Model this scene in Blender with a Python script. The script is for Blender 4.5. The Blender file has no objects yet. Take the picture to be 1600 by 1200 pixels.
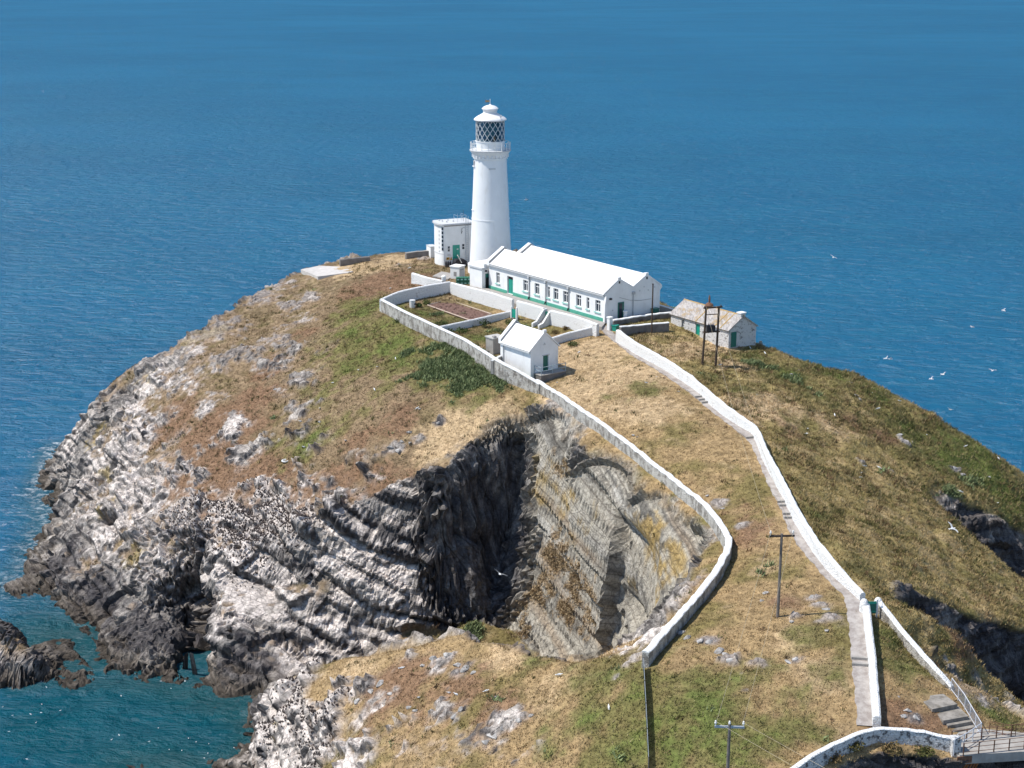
import bpy, bmesh, math, random
import numpy as np
from mathutils import Vector, Matrix
from mathutils.geometry import delaunay_2d_cdt

# ------------------------------------------------------------------ camera, sky, sun, exposure
SC = bpy.context.scene
CAM_H, PITCH, FPX = 84.5, math.radians(15.7), 2403.0
cam_data = bpy.data.cameras.new('camera')
cam_data.sensor_width = 36.0
cam_data.lens = 36.0 * FPX / 1600.0
cam_data.clip_start = 1.0
cam_data.clip_end = 30000.0
cam = bpy.data.objects.new('camera', cam_data)
SC.collection.objects.link(cam)
cam.location = (0, 0, CAM_H)
cam.rotation_euler = (math.pi / 2 - PITCH, 0, 0)
SC.camera = cam

SUN_EL = math.radians(57.0)
SUN_AZ = math.radians(270.0)          # compass-like: clockwise from +Y; sun stands to the left
sun_dir = Vector((math.sin(SUN_AZ) * math.cos(SUN_EL), math.cos(SUN_AZ) * math.cos(SUN_EL), math.sin(SUN_EL)))
world = bpy.data.worlds.new('World')
SC.world = world
world.use_nodes = True
wn = world.node_tree
wn.nodes.clear()
sky = wn.nodes.new('ShaderNodeTexSky')
sky.sky_type = 'NISHITA'
sky.sun_disc = False
sky.sun_elevation = SUN_EL
sky.sun_rotation = SUN_AZ
sky.altitude = 50
sky.air_density = 1.0
sky.dust_density = 0.25
sky.ozone_density = 2.2
bg = wn.nodes.new('ShaderNodeBackground')
bg.inputs['Strength'].default_value = 0.13
wo = wn.nodes.new('ShaderNodeOutputWorld')
wn.links.new(sky.outputs[0], bg.inputs[0])
wn.links.new(bg.outputs[0], wo.inputs[0])
sun_data = bpy.data.lights.new('sun', 'SUN')
sun_data.energy = 4.4
sun_data.angle = math.radians(0.53)
sun_data.color = (1.0, 0.955, 0.88)
sun = bpy.data.objects.new('sun', sun_data)
SC.collection.objects.link(sun)
sun.rotation_euler = (-sun_dir).to_track_quat('-Z', 'Y').to_euler()
SC.view_settings.view_transform = 'Standard'
SC.view_settings.look = 'None'
SC.view_settings.gamma = 1.0
SC.view_settings.use_curve_mapping = False
SC.view_settings.exposure = 0.30
SC.cycles.max_bounces = 5
SC.cycles.diffuse_bounces = 3
SC.cycles.glossy_bounces = 2
SC.cycles.transparent_max_bounces = 8

RNG = random.Random(7)
NR = np.random.RandomState(11)

# ------------------------------------------------------------------ surveying helpers
CP, SP = math.cos(PITCH), math.sin(PITCH)
def ray(x, y):
    u, v = (x - 800) / FPX, (600 - y) / FPX
    return u, CP + v * SP, -SP + v * CP
def W(x, y, z):
    """Where the line of sight through a photo point meets the level z (metres above the sea)."""
    dx, dy, dz = ray(x, y)
    t = (z - CAM_H) / dz
    return (dx * t, dy * t, float(z))

# ------------------------------------------------------------------ gradient noise
_perm = NR.permutation(256)
_perm = np.concatenate([_perm, _perm, _perm]).astype(np.int32)
_grad = NR.normal(size=(256, 3)).astype(np.float32)
_grad /= np.linalg.norm(_grad, axis=1, keepdims=True)
def noise(p, scale=1.0, seed=0.0):
    q = np.asarray(p, np.float32) / np.float32(scale) + np.float32(seed * 17.31 + 300.0)
    i = np.floor(q).astype(np.int32)
    f = q - i
    i &= 255
    w = f * f * f * (f * (f * 6 - 15) + 10)
    out = 0
    for a in (0, 1):
        wa = w[:, 0] if a else 1 - w[:, 0]
        pa = _perm[i[:, 0] + a]
        for b in (0, 1):
            wb = wa * (w[:, 1] if b else 1 - w[:, 1])
            pb = _perm[pa + ((i[:, 1] + b) & 255)]
            for c in (0, 1):
                wc = wb * (w[:, 2] if c else 1 - w[:, 2])
                g = _grad[_perm[pb + ((i[:, 2] + c) & 255)]]
                out = out + wc * (g[:, 0] * (f[:, 0] - a) + g[:, 1] * (f[:, 1] - b) + g[:, 2] * (f[:, 2] - c))
    return out * 1.6
def fbm(p, scale, octs, seed=0.0, gain=0.5):
    r, a = 0, 1.0
    for k in range(octs):
        r = r + a * noise(p, scale, seed + k * 3.7)
        a *= gain
        scale *= 0.5
    return r
def sstep(a, b, x):
    t = np.clip((x - a) / (b - a), 0, 1)
    return t * t * (3 - 2 * t)

# ------------------------------------------------------------------ the lie of the land: survey points (photo point, height)
PTS = []                                   # world (x, y, z)
def pt(*l):
    for q in l: PTS.append(W(*q))
def wpt(*l):
    PTS.extend(l)
def line(l, world=False, step=1.6):
    q = l if world else [W(*a) for a in l]
    for a, b in zip(q[:-1], q[1:]):
        n = max(1, int(math.hypot(a[0] - b[0], a[1] - b[1]) / step))
        for k in range(n):
            t = k / n
            PTS.append(tuple(a[i] + (b[i] - a[i]) * t for i in range(3)))
    PTS.append(q[-1])
    return q
# level ground round the lighthouse
pt((600, 400, 33.5), (660, 432, 33.8), (690, 412, 34), (735, 412, 34), (800, 400, 34), (762, 452, 34), (850, 475, 34), (943, 502, 34),
   (1030, 492, 34), (900, 450, 34), (980, 470, 34), (680, 441, 33.8), (930, 540, 32.9),
   (880, 590, 31.2), (950, 590, 32.2), (1000, 560, 32.8), (560, 410, 33.2), (520, 428, 32.6), (640, 400, 33.8))
# turf in front of the garden wall, down to the cliff edge
gw = line([(591, 484, 32.9), (660, 530, 31.05), (724, 559, 31.1), (780, 599, 30.5), (842, 618, 30.4)], step=1.2)
# garden level behind that wall, and the edge of the terrace above the garden
line([(604, 480, 32.7), (662, 514, 32.5), (726, 543, 32.4), (780, 574, 32.0), (830, 588, 31.3)], step=1.2)
line([(706, 471, 32.4), (765, 490, 32.4), (850, 512, 32.5), (925, 527, 32.9)], step=1.2)
line([(706, 449, 33.9), (765, 466, 33.9), (850, 487, 33.9), (935, 510, 33.9)], step=1.2)
pt((660, 480, 32.5), (720, 500, 32.4), (790, 520, 32.4), (870, 530, 32.6), (640, 466, 33.2), (870, 560, 31.9))
pt((600, 600, 28.3), (600, 680, 25), (500, 430, 32.2), (500, 520, 29), (500, 600, 25.5), (500, 700, 21.5), (400, 520, 26.5),
   (400, 600, 23), (400, 700, 19), (400, 780, 15.4), (330, 560, 24.5), (330, 650, 20.3), (330, 740, 16), (280, 600, 21.5), (280, 700, 17),
   (280, 780, 13.4), (700, 640, 27.8), (770, 640, 28.9), (740, 680, 26.6), (660, 690, 24.6), (560, 740, 20.8), (550, 480, 31))
# far edge of the island, behind which it drops to the sea
far = line([(110, 690, 6), (145, 622, 15), (200, 572, 20.5), (280, 532, 25), (330, 500, 27.2), (400, 455, 29.6), (440, 438, 30.8), (480, 418, 32), (530, 405, 32.6),
            (600, 394, 33.2), (690, 388, 33.6), (800, 392, 33.4), (900, 420, 33.4), (1000, 452, 33.4)])
right_edge = line([(1050, 478, 33.2), (1120, 500, 32.8), (1190, 535, 32.2), (1250, 558, 31.2), (1340, 580, 29.5), (1390, 605, 27.6), (1450, 640, 25), (1530, 690, 21.5), (1600, 735, 17.5)])
for k, (x, y, z) in enumerate(far + right_edge):
    if z > 8:
        dx, dy = (0.15, 1) if k < len(far) else (0.75, 0.65)
        wpt((x + dx * 5, y + dy * 5, z * 0.72), (x + dx * 12, y + dy * 12, z * 0.3), (x + dx * 20, y + dy * 20, -1.0), (x + dx * 30, y + dy * 30, -8))
# left flank
pt((200, 650, 17), (200, 750, 12.5), (200, 850, 8), (200, 950, 3.5), (140, 700, 12), (140, 800, 7.6), (140, 900, 3.6), (112, 740, 6), (118, 800, 5),
   (105, 860, 4.4), (80, 882, 2.2), (112, 915, 2.6), (160, 960, 2.6), (240, 700, 15), (240, 800, 10.6), (240, 900, 6.5), (240, 980, 3.2))
shore = line([(92, 694, 0), (72, 745, 0), (100, 800, 0), (64, 850, 0), (52, 893, 0), (84, 932, 0), (140, 972, 0), (185, 1045, 0), (240, 1050, 0), (278, 1048, 0),
              (296, 990, 0.3), (306, 985, 0.3), (326, 1048, 0), (345, 1084, 0), (385, 1103, 0), (412, 1097, 0)])
for (x, y, z) in [shore[0], shore[1], shore[3], shore[4], shore[5], shore[6], shore[7], shore[8], shore[14]]:
    d = math.hypot(x + 25, y - 205)
    ux, uy = (x + 25) / d, (y - 205) / d
    wpt((x + ux * 3, y + uy * 3, -1.6), (x + ux * 9, y + uy * 9, -5), (x + ux * 18, y + uy * 18, -9))
# cliff above the cave, guano cliff, ledges over the inlet
pt((300, 950, 5.5), (262, 990, 4.6), (268, 1030, 1.6), (335, 950, 6.6), (345, 1010, 3.2), (380, 950, 6.8), (390, 1040, 2.2), (430, 1040, 2.2), (330, 880, 9.4), (300, 920, 7.8))
line([(280, 830, 11.2), (350, 850, 11), (430, 845, 13), (480, 805, 17), (560, 792, 18.2), (640, 748, 21.9), (690, 732, 24.0)])
line([(330, 900, 8.4), (400, 905, 8.0), (430, 920, 7.0), (480, 905, 9.5), (520, 880, 11.5), (580, 862, 12.8), (640, 862, 13.4), (700, 850, 14.5)])
line([(430, 960, 6.0), (480, 950, 7.0), (560, 930, 8.4), (640, 935, 8.0), (700, 925, 8.6)])
line([(440, 1000, 4), (500, 985, 4.6), (580, 975, 5), (650, 985, 4.6), (700, 985, 4.4)])
line([(480, 1025, 2), (560, 1012, 2.4), (640, 1005, 2.6), (700, 1005, 2.6), (770, 1000, 2)])
# dark recess beside the slab
line([(690, 732, 24.2), (730, 712, 24.8), (770, 698, 25.4), (806, 678, 26.4)], step=1.0)
line([(715, 790, 19.0), (760, 790, 18.0), (800, 790, 17.2)], step=1.0)
line([(720, 880, 11.2), (760, 890, 9.6), (792, 900, 8.0)], step=1.0)
line([(735, 960, 6.2), (770, 965, 4.6)], step=1.0)
# tilted slab: upper edge, middle, foot
pt((850, 640, 29.6), (830, 640, 28.8), (905, 690, 28.6), (1000, 770, 27.2))
line([(812, 668, 26.9), (850, 690, 27.0), (880, 705, 26.8), (915, 735, 26.2), (950, 762, 25.6), (1010, 808, 25.4), (1060, 835, 25.4), (1092, 856, 25.6)], step=1.0)
line([(790, 985, 3.6), (830, 1003, 4), (885, 1020, 5), (935, 1008, 8), (960, 1005, 10), (992, 1000, 14), (1020, 985, 19.5), (1050, 955, 23.6)], step=1.0)
# the neck under the long wall
line([(842, 615, 31), (900, 655, 29.6), (1000, 735, 28.1), (1080, 795, 27.4), (1140, 862, 27), (1112, 925, 26.6), (1060, 982, 26.0), (1005, 1042, 25.4)])
pt((1100, 870, 26.6), (1085, 920, 25.6), (1050, 965, 24.8), (1015, 1005, 24.2))
# field between the long wall and the path
pt((950, 640, 31.2), (1000, 680, 30.2), (1080, 720, 29.6), (1100, 640, 31.2), (1160, 790, 28.8), (1180, 860, 27.9), (1150, 960, 26.8), (1080, 1040, 25.6),
   (1215, 965, 27.3), (1260, 900, 27.9), (1280, 1040, 26.3), (1200, 1100, 25), (1100, 1120, 24.4), (1300, 1120, 25), (1250, 1080, 25.6))
line([(965, 525, 33.6), (1010, 565, 33.0), (1050, 600, 32.4), (1110, 650, 31.6), (1180, 690, 30.9), (1215, 750, 30.2), (1250, 818, 29.5), (1300, 885, 28.6), (1340, 925, 28.0), (1350, 965, 27.6), (1352, 1060, 26.2), (1365, 1138, 25.0)])
# promontory in front of the inlet
crest = line([(405, 1112, 3), (440, 1066, 7), (480, 1040, 10), (560, 1017, 14), (640, 1005, 17), (720, 986, 19), (800, 1006, 20.5), (900, 1028, 22.2), (1000, 1026, 24.6)])
for (x, y, z) in crest[1:-1]:
    wpt((x - 0.4, y + 3.0, z - 2.6), (x - 0.6, y + 6.5, z * 0.45), (x - 0.8, y + 10, min(1.0, z * 0.1)))
wpt((0.5, 150, 2), (4, 154, 3), (7, 150, 5), (8.5, 143, 10), (11, 140, 15), (-6, 163, -1.5), (-14, 162, -2.5), (-22, 163, -3), (-30, 163, -4), (0, 164, 1))
pt((480, 1100, 9.4), (490, 1200, 7.0), (430, 1130, 4.5), (415, 1190, 1.5), (540, 1100, 12.0), (540, 1200, 10.2), (600, 1060, 14.8), (600, 1100, 14.2), (600, 1200, 12.6), (720, 1080, 17.6), (720, 1200, 16.0),
   (850, 1080, 20.4), (850, 1200, 18.8), (1000, 1100, 23.6), (1000, 1200, 21.6), (1100, 1050, 25.2), (1150, 1200, 23.4), (1230, 1200, 23.8))
prom = line([(412, 1097, -1), (396, 1140, 0), (388, 1180, 0), (330, 1188, 0.4), (285, 1196, 0), (285, 1215, 0)])
wpt((-40, 147, 0), (-48, 150, -3), (-38, 158, -4), (-60, 150, -7), (-45, 138, -2), (-20, 124, 5), (-12, 122, 9), (-5, 116, 13), (8, 104, 17), (16, 98, 17), (24, 100, 18), (-30, 128, 1), (-10, 112, 4))
wpt((-40, 120, -3), (-20, 110, -2), (0, 98, 0), (12, 88, 0), (22, 88, 2))
# low islet at the left
line([(-60, 952, 5.5), (-10, 952, 6.4), (25, 962, 6.2), (70, 992, 5.0), (105, 1024, 3.6), (130, 1046, 1.6)])
line([(-60, 975, 3.2), (0, 978, 3.6), (40, 995, 3.2), (80, 1030, 2.2), (110, 1050, 1.2)])
line([(-60, 928, 0), (30, 943, 0), (85, 985, 0), (140, 1040, 0), (146, 1056, 0), (118, 1064, 0), (75, 1056, 0), (40, 1020, 0), (-20, 1006, 0), (-60, 1006, 0)])
line([(60, 962, -2.2), (110, 990, -2.4), (160, 1050, -1.4), (185, 1068, -0.6), (120, 1080, -1.8), (60, 1070, -2.4), (0, 1030, -3)])
# right-hand slopes, spurs and gullies
pt((1060, 540, 32.6), (1120, 560, 32.2), (1100, 600, 32), (1180, 600, 31.2), (1200, 660, 30), (1300, 640, 28.4), (1280, 720, 27.9), (1300, 800, 27.6), (1350, 860, 27),
   (1400, 690, 24.6), (1400, 760, 23.6), (1400, 830, 24.6), (1480, 850, 20.6), (1480, 900, 20.8), (1560, 930, 17), (1600, 940, 15.4), (1450, 690, 23.2), (1550, 760, 18.6), (1640, 800, 13))
gb_near = line([(1440, 764, 22.6), (1500, 818, 19.8), (1560, 870, 17.2), (1640, 940, 13)])
gb_far = line([(1452, 742, 23), (1500, 772, 20.6), (1560, 800, 17.4), (1640, 840, 12.5)])
for a, b, d in zip(gb_near, gb_far, (1.0, 4.5, 6.0, 7.0)):
    wpt((a[0] * .3 + b[0] * .7, a[1] * .3 + b[1] * .7, (a[2] + b[2]) / 2 - d), (a[0] * .5 + b[0] * .5, a[1] * .5 + b[1] * .5, (a[2] + b[2]) / 2 - d * 1.1))
ga_far = line([(1375, 893, 26), (1430, 912, 24.4), (1500, 955, 21), (1600, 985, 16.4), (1660, 1000, 13)])
ga_near = line([(1385, 935, 27), (1440, 953, 25.2), (1500, 986, 22.4), (1560, 1060, 17.4), (1620, 1110, 12)])
for a, b, d in zip(ga_near, ga_far, (.9, 4.6, 9, 13, 14)):
    wpt((a[0] * .2 + b[0] * .8, a[1] * .2 + b[1] * .8, (a[2] + b[2]) / 2 - d), (a[0] * .5 + b[0] * .5, a[1] * .5 + b[1] * .5, (a[2] + b[2]) / 2 - d * 1.1))
wall_r = line([(1372, 950, 27.2), (1400, 980, 26.2), (1450, 1034, 25.0), (1500, 1088, 24.2), (1535, 1132, 23.6)])
wpt((35.6, 128.6, 24.4), (38.5, 127.0, 20.5), (42.5, 126.5, 15), (47, 126, 9), (56, 124, 1), (66, 122, -2))
pt((1420, 1060, 25.6), (1400, 1020, 26.0), (1440, 1100, 24.7), (1500, 1130, 23.8))
line([(1545, 1082, 22.6), (1600, 1128, 21.4), (1650, 1160, 20)])
pt((1580, 1130, 22), (1600, 1150, 21.8), (1540, 1140, 23.2), (1480, 1160, 23.6))
wpt((38, 110.5, 23), (42, 110.5, 22.4), (46, 111, 20.5), (50, 114, 16), (41, 106.6, 9), (46, 107.0, 6), (36, 102.5, 3), (33, 101.5, 4), (44, 103, 0), (30, 100, 6), (54, 108, 1))
BW = [W(x_, y_, zt_)[:2] + (zt_ - 1.2, 1.2) for x_, y_, zt_ in ((1236, 1203, 24.6), (1262, 1183, 24.8), (1300, 1162, 25.05), (1347, 1142, 25.3), (1377, 1136, 25.3), (1431, 1140, 25.1), (1470, 1147, 24.8), (1487, 1152, 24.6))]
line([(x, y + .5, z + .1) for x, y, z, h in BW], world=True, step=1.0)
line([(x, y - .6, z - .1) for x, y, z, h in BW], world=True, step=1.0)
line([(x + .3, y - 1.7, z - .9) for x, y, z, h in BW], world=True, step=1.0)
line([(x + .5, y - 2.9, z - 9 - (x - 25) * .35) for x, y, z, h in BW], world=True, step=1.0)
wpt((25, 102, 17), (40, 96, 0), (30, 94, 2), (55, 100, 0), (58, 92, 0), (45, 88, 0))
wpt((66, 108, 2), (68, 101, 21), (67, 94, 20), (80, 100, 26), (95, 92, 32), (80, 86, 24), (66, 84, 10), (105, 106, 22), (90, 110, 8), (105, 84, 34), (72, 112, 0))
wpt((78, 150, 0), (70, 140, 0), (66, 132, -1), (88, 165, 0), (100, 150, -6), (90, 130, -5), (85, 120, -3))
# open sea bed
X0, X1, Y0, Y1, RES = -112.0, 106.0, 82.0, 300.0, 0.5
for k in range(0, 45):
    t = k / 44
    wpt((X0 - 3, Y0 + (Y1 - Y0) * t, -12), (X0 + (X1 - X0) * t, Y1 + 3, -12))
    if t > 0.22: wpt((X1 + 3, Y0 + (Y1 - Y0) * t, -12))
    if t < 0.45: wpt((X0 + (X1 - X0) * t, Y0 - 3, -10))
wpt((20, Y0 - 3, 0), (40, Y0 - 3, -1), (60, Y0 - 3, 4), (80, Y0 - 3, 26), (X1 + 3, Y0 - 3, 36), (X1 + 3, 95, 33), (X1 + 3, 110, 12))

NX, NY = int((X1 - X0) / RES) + 1, int((Y1 - Y0) / RES) + 1
def build_tin():
    P = np.array(PTS, np.float64)
    key = np.round(P[:, :2] / 0.35).astype(int)
    _, idx = np.unique(key, axis=0, return_index=True)
    P = P[np.sort(idx)]
    v2, _, faces, ov, _, _ = delaunay_2d_cdt([Vector((a, b)) for a, b in P[:, :2]], [], [], 0, 1e-5)
    Z = np.array([P[o[0], 2] for o in ov])
    V = np.array([(v.x, v.y) for v in v2])
    H = np.full((NY, NX), -12.0)
    for f in faces:
        a, b, c = V[f[0]], V[f[1]], V[f[2]]
        i0 = max(0, int((min(a[0], b[0], c[0]) - X0) / RES)); i1 = min(NX - 1, int((max(a[0], b[0], c[0]) - X0) / RES) + 1)
        j0 = max(0, int((min(a[1], b[1], c[1]) - Y0) / RES)); j1 = min(NY - 1, int((max(a[1], b[1], c[1]) - Y0) / RES) + 1)
        if i1 < i0 or j1 < j0: continue
        gx = X0 + np.arange(i0, i1 + 1) * RES; gy = Y0 + np.arange(j0, j1 + 1) * RES
        gx, gy = np.meshgrid(gx, gy)
        det = (b[1] - c[1]) * (a[0] - c[0]) + (c[0] - b[0]) * (a[1] - c[1])
        if abs(det) < 1e-9: continue
        l1 = ((b[1] - c[1]) * (gx - c[0]) + (c[0] - b[0]) * (gy - c[1])) / det
        l2 = ((c[1] - a[1]) * (gx - c[0]) + (a[0] - c[0]) * (gy - c[1])) / det
        l3 = 1 - l1 - l2
        m = (l1 >= -1e-6) & (l2 >= -1e-6) & (l3 >= -1e-6)
        zz = l1 * Z[f[0]] + l2 * Z[f[1]] + l3 * Z[f[2]]
        sub = H[j0:j1 + 1, i0:i1 + 1]
        sub[m] = zz[m]
    return H
def blur(A, sig):
    r = max(1, int(sig * 3)); k = np.exp(-0.5 * (np.arange(-r, r + 1) / sig) ** 2); k /= k.sum()
    B = np.pad(A, r, mode='edge')
    B = sum(k[i] * B[i:i + A.shape[0], :] for i in range(2 * r + 1))
    return sum(k[i] * B[:, i:i + A.shape[1]] for i in range(2 * r + 1))
H0 = build_tin()
Hs = blur(H0, 1.1); Hl = blur(H0, 4.0)
gy_, gx_ = np.gradient(Hl, RES)
cl = blur(sstep(0.55, 1.0, np.hypot(gx_, gy_)), 4.0)
cl = np.clip(cl * 1.6, 0, 1)
HG = Hs * cl + Hl * (1 - cl)
def sample(A, x, y):
    fx = np.clip((np.asarray(x) - X0) / RES, 0, NX - 1.001); fy = np.clip((np.asarray(y) - Y0) / RES, 0, NY - 1.001)
    i, j = fx.astype(int), fy.astype(int); u, v = fx - i, fy - j
    return (A[j, i] * (1 - u) + A[j, i + 1] * u) * (1 - v) + (A[j + 1, i] * (1 - u) + A[j + 1, i + 1] * u) * v
def ground(x, y):
    return float(sample(HG, np.array([x]), np.array([y]))[0])
def hit(px, py, dz=0.0):
    """Ground point seen through a photo point (first crossing of the line of sight with the ground)."""
    dx, dy, dz_ = ray(px, py)
    t = np.arange(84.0 / dy, 290.0 / dy, 0.12)
    x, y, z = dx * t, dy * t, CAM_H + dz_ * t
    below = z < np.maximum(sample(HG, x, y), 0.0)
    below &= (x > X0) & (x < X1)
    k = int(np.argmax(below)) if below.any() else len(t) - 1
    return (float(x[k]), float(y[k]), ground(x[k], y[k]) + dz)

# ------------------------------------------------------------------ materials
class G:
    """Small node-graph writer."""
    def __init__(self, name):
        self.m = bpy.data.materials.new(name); self.m.use_nodes = True
        self.t = self.m.node_tree; self.t.nodes.clear()
        self.out = self.t.nodes.new('ShaderNodeOutputMaterial')
    def put(self, sock, v):
        if isinstance(v, bpy.types.NodeSocket): self.t.links.new(v, sock)
        elif hasattr(sock, 'default_value'):
            if isinstance(v, (tuple, list)) and len(v) == 3 and sock.type == 'RGBA': v = (*v, 1)
            sock.default_value = v
    def n(self, typ, ins=None, out=0, **props):
        nd = self.t.nodes.new('ShaderNode' + typ)
        for k, v in props.items(): setattr(nd, k, v)
        for k, v in (ins or {}).items(): self.put(nd.inputs[k], v)
        return nd.outputs[out]
    def pos(self): return self.n('NewGeometry')
    def obj(self): return self.n('TexCoord', out=3)
    def attr(self, name, out=0): return self.n('Attribute', out=out, attribute_name=name)
    def noise(self, vec, scale, detail=4, rough=0.55, dist=0.0):
        return self.n('TexNoise', {'Vector': vec, 'Scale': scale, 'Detail': detail, 'Roughness': rough, 'Distortion': dist})
    def math(self, op, a, b=0.0, c=0.0, clamp=False): return self.n('Math', {0: a, 1: b, 2: c}, operation=op, use_clamp=clamp)
    def mapr(self, v, a, b, c=0.0, d=1.0, smooth=True):
        return self.n('MapRange', {0: v, 1: a, 2: b, 3: c, 4: d}, interpolation_type='SMOOTHSTEP' if smooth else 'LINEAR')
    def mix(self, f, a, b, blend='MIX'):
        nd = self.t.nodes.new('ShaderNodeMix'); nd.data_type = 'RGBA'; nd.blend_type = blend
        self.put(nd.inputs[0], f); self.put(nd.inputs[6], a); self.put(nd.inputs[7], b)
        return nd.outputs[2]
    def scale(self, vec, s): return self.n('VectorMath', {0: vec, 1: s}, operation='MULTIPLY')
    def bump(self, h, strength=0.5, dist=0.1, normal=None):
        ins = {'Height': h, 'Strength': strength, 'Distance': dist}
        if normal is not None: ins['Normal'] = normal
        return self.n('Bump', ins)
    def bsdf(self, color, rough=0.8, spec=0.3, normal=None, **kw):
        ins = {'Base Color': color, 'Roughness': rough, 'Specular IOR Level': spec}
        if normal is not None: ins['Normal'] = normal
        ins.update(kw)
        s = self.n('BsdfPrincipled', ins)
        self.t.links.new(s, self.out.inputs[0])
        return self.m
def plain(name, col, rough=0.7, spec=0.3, vary=0.12, scale=1.5, metal=0.0, bump=0.0, dirt=None, dirt_amt=0.5):
    g = G(name); p = g.pos()
    f = g.noise(p, scale, 5, 0.6)
    c = g.mix(g.mapr(f, 0.3, 0.7), tuple(x * (1 - vary) for x in col), tuple(min(1, x * (1 + vary)) for x in col))
    if dirt:
        d = g.noise(g.scale(p, (1, 1, 0.25)), 1.1, 6, 0.65)
        c = g.mix(g.mapr(d, 0.52, 0.75, 0, dirt_amt), c, dirt)
    nm = g.bump(g.noise(p, scale * 6, 4), bump, 0.05) if bump else None
    return g.bsdf(c, rough, spec, nm, Metallic=metal)

# ------------------------------------------------------------------ object helpers
COL = SC.collection
def obj(name, verts, faces, mat, parent=None, smooth=False, **props):
    me = bpy.data.meshes.new(name)
    me.from_pydata([tuple(v) for v in verts], [], [tuple(f) for f in faces])
    me.update()
    if smooth: me.polygons.foreach_set('use_smooth', [True] * len(me.polygons))
    if mat: me.materials.append(mat)
    o = bpy.data.objects.new(name, me); COL.objects.link(o)
    if parent: o.parent = parent
    for k, v in props.items(): o[k] = v
    return o
def big_mesh(name, V, F, mat, attrs=None, smooth=True, **props):
    """Fast build from numpy arrays (all faces with the same corner count)."""
    me = bpy.data.meshes.new(name)
    nv, nf, k = len(V), len(F), F.shape[1]
    me.vertices.add(nv); me.vertices.foreach_set('co', np.ascontiguousarray(V, np.float32).ravel())
    me.loops.add(nf * k); me.loops.foreach_set('vertex_index', np.ascontiguousarray(F, np.int32).ravel())
    me.polygons.add(nf); me.polygons.foreach_set('loop_start', np.arange(0, nf * k, k, dtype=np.int32))
    if smooth: me.polygons.foreach_set('use_smooth', np.ones(nf, bool))
    me.update(calc_edges=True)
    for an, A in (attrs or {}).items():
        if A.ndim == 2:
            a = me.attributes.new(an, 'FLOAT_COLOR', 'POINT')
            a.data.foreach_set('color', np.concatenate([A, np.ones((nv, 1))], 1).astype(np.float32).ravel())
        else:
            a = me.attributes.new(an, 'FLOAT', 'POINT'); a.data.foreach_set('value', A.astype(np.float32))
    me.materials.append(mat)
    o = bpy.data.objects.new(name, me); COL.objects.link(o)
    for kk, v in props.items(): o[kk] = v
    return o

# ------------------------------------------------------------------ lines the ground has to respect
def drape(px): return [hit(*q) for q in px]
PATH_PX = [(938, 510), (962, 532), (994, 557), (1038, 583), (1070, 605), (1098, 627), (1130, 653), (1178, 691), (1192, 720), (1210, 762), (1228, 795), (1241, 828), (1259, 857), (1281, 882), (1300, 905),
           (1330, 934), (1338, 984), (1343, 1046), (1348, 1090), (1352, 1136)]
PWALL_PX = [(968, 534), (1001, 555), (1046, 580), (1083, 605), (1108, 627), (1141, 655), (1185, 686), (1199, 720), (1216, 752), (1237, 792), (1246, 812), (1267, 847), (1287, 877), (1304, 897), (1352, 943)]
LONG_PX = [(838, 608), (880, 634), (940, 676), (1000, 722), (1050, 762), (1092, 796), (1120, 826), (1137, 856), (1139, 872), (1122, 906), (1094, 944), (1060, 984), (1030, 1016), (1008, 1044)]
PATH_W, PWALL_W, LONG_W = drape(PATH_PX), drape(PWALL_PX), drape(LONG_PX)
def polydist(x, y, line):
    d = np.full(len(x), 1e9)
    for a, b in zip(line[:-1], line[1:]):
        vx, vy = b[0] - a[0], b[1] - a[1]
        t = np.clip(((x - a[0]) * vx + (y - a[1]) * vy) / (vx * vx + vy * vy + 1e-9), 0, 1)
        d = np.minimum(d, np.hypot(x - a[0] - t * vx, y - a[1] - t * vy))
    return d
def blobs(P, lst):
    """Soft field of patches: (photo point, radius in metres, strength), measured on the ground."""
    v = np.zeros(len(P))
    for px, py, r, a in lst:
        c = hit(px, py)
        d2 = ((P - np.array(c)) ** 2).sum(1) / (r * r)
        v = np.maximum(v, a * np.exp(-d2 * 0.9))
    return v

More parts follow.
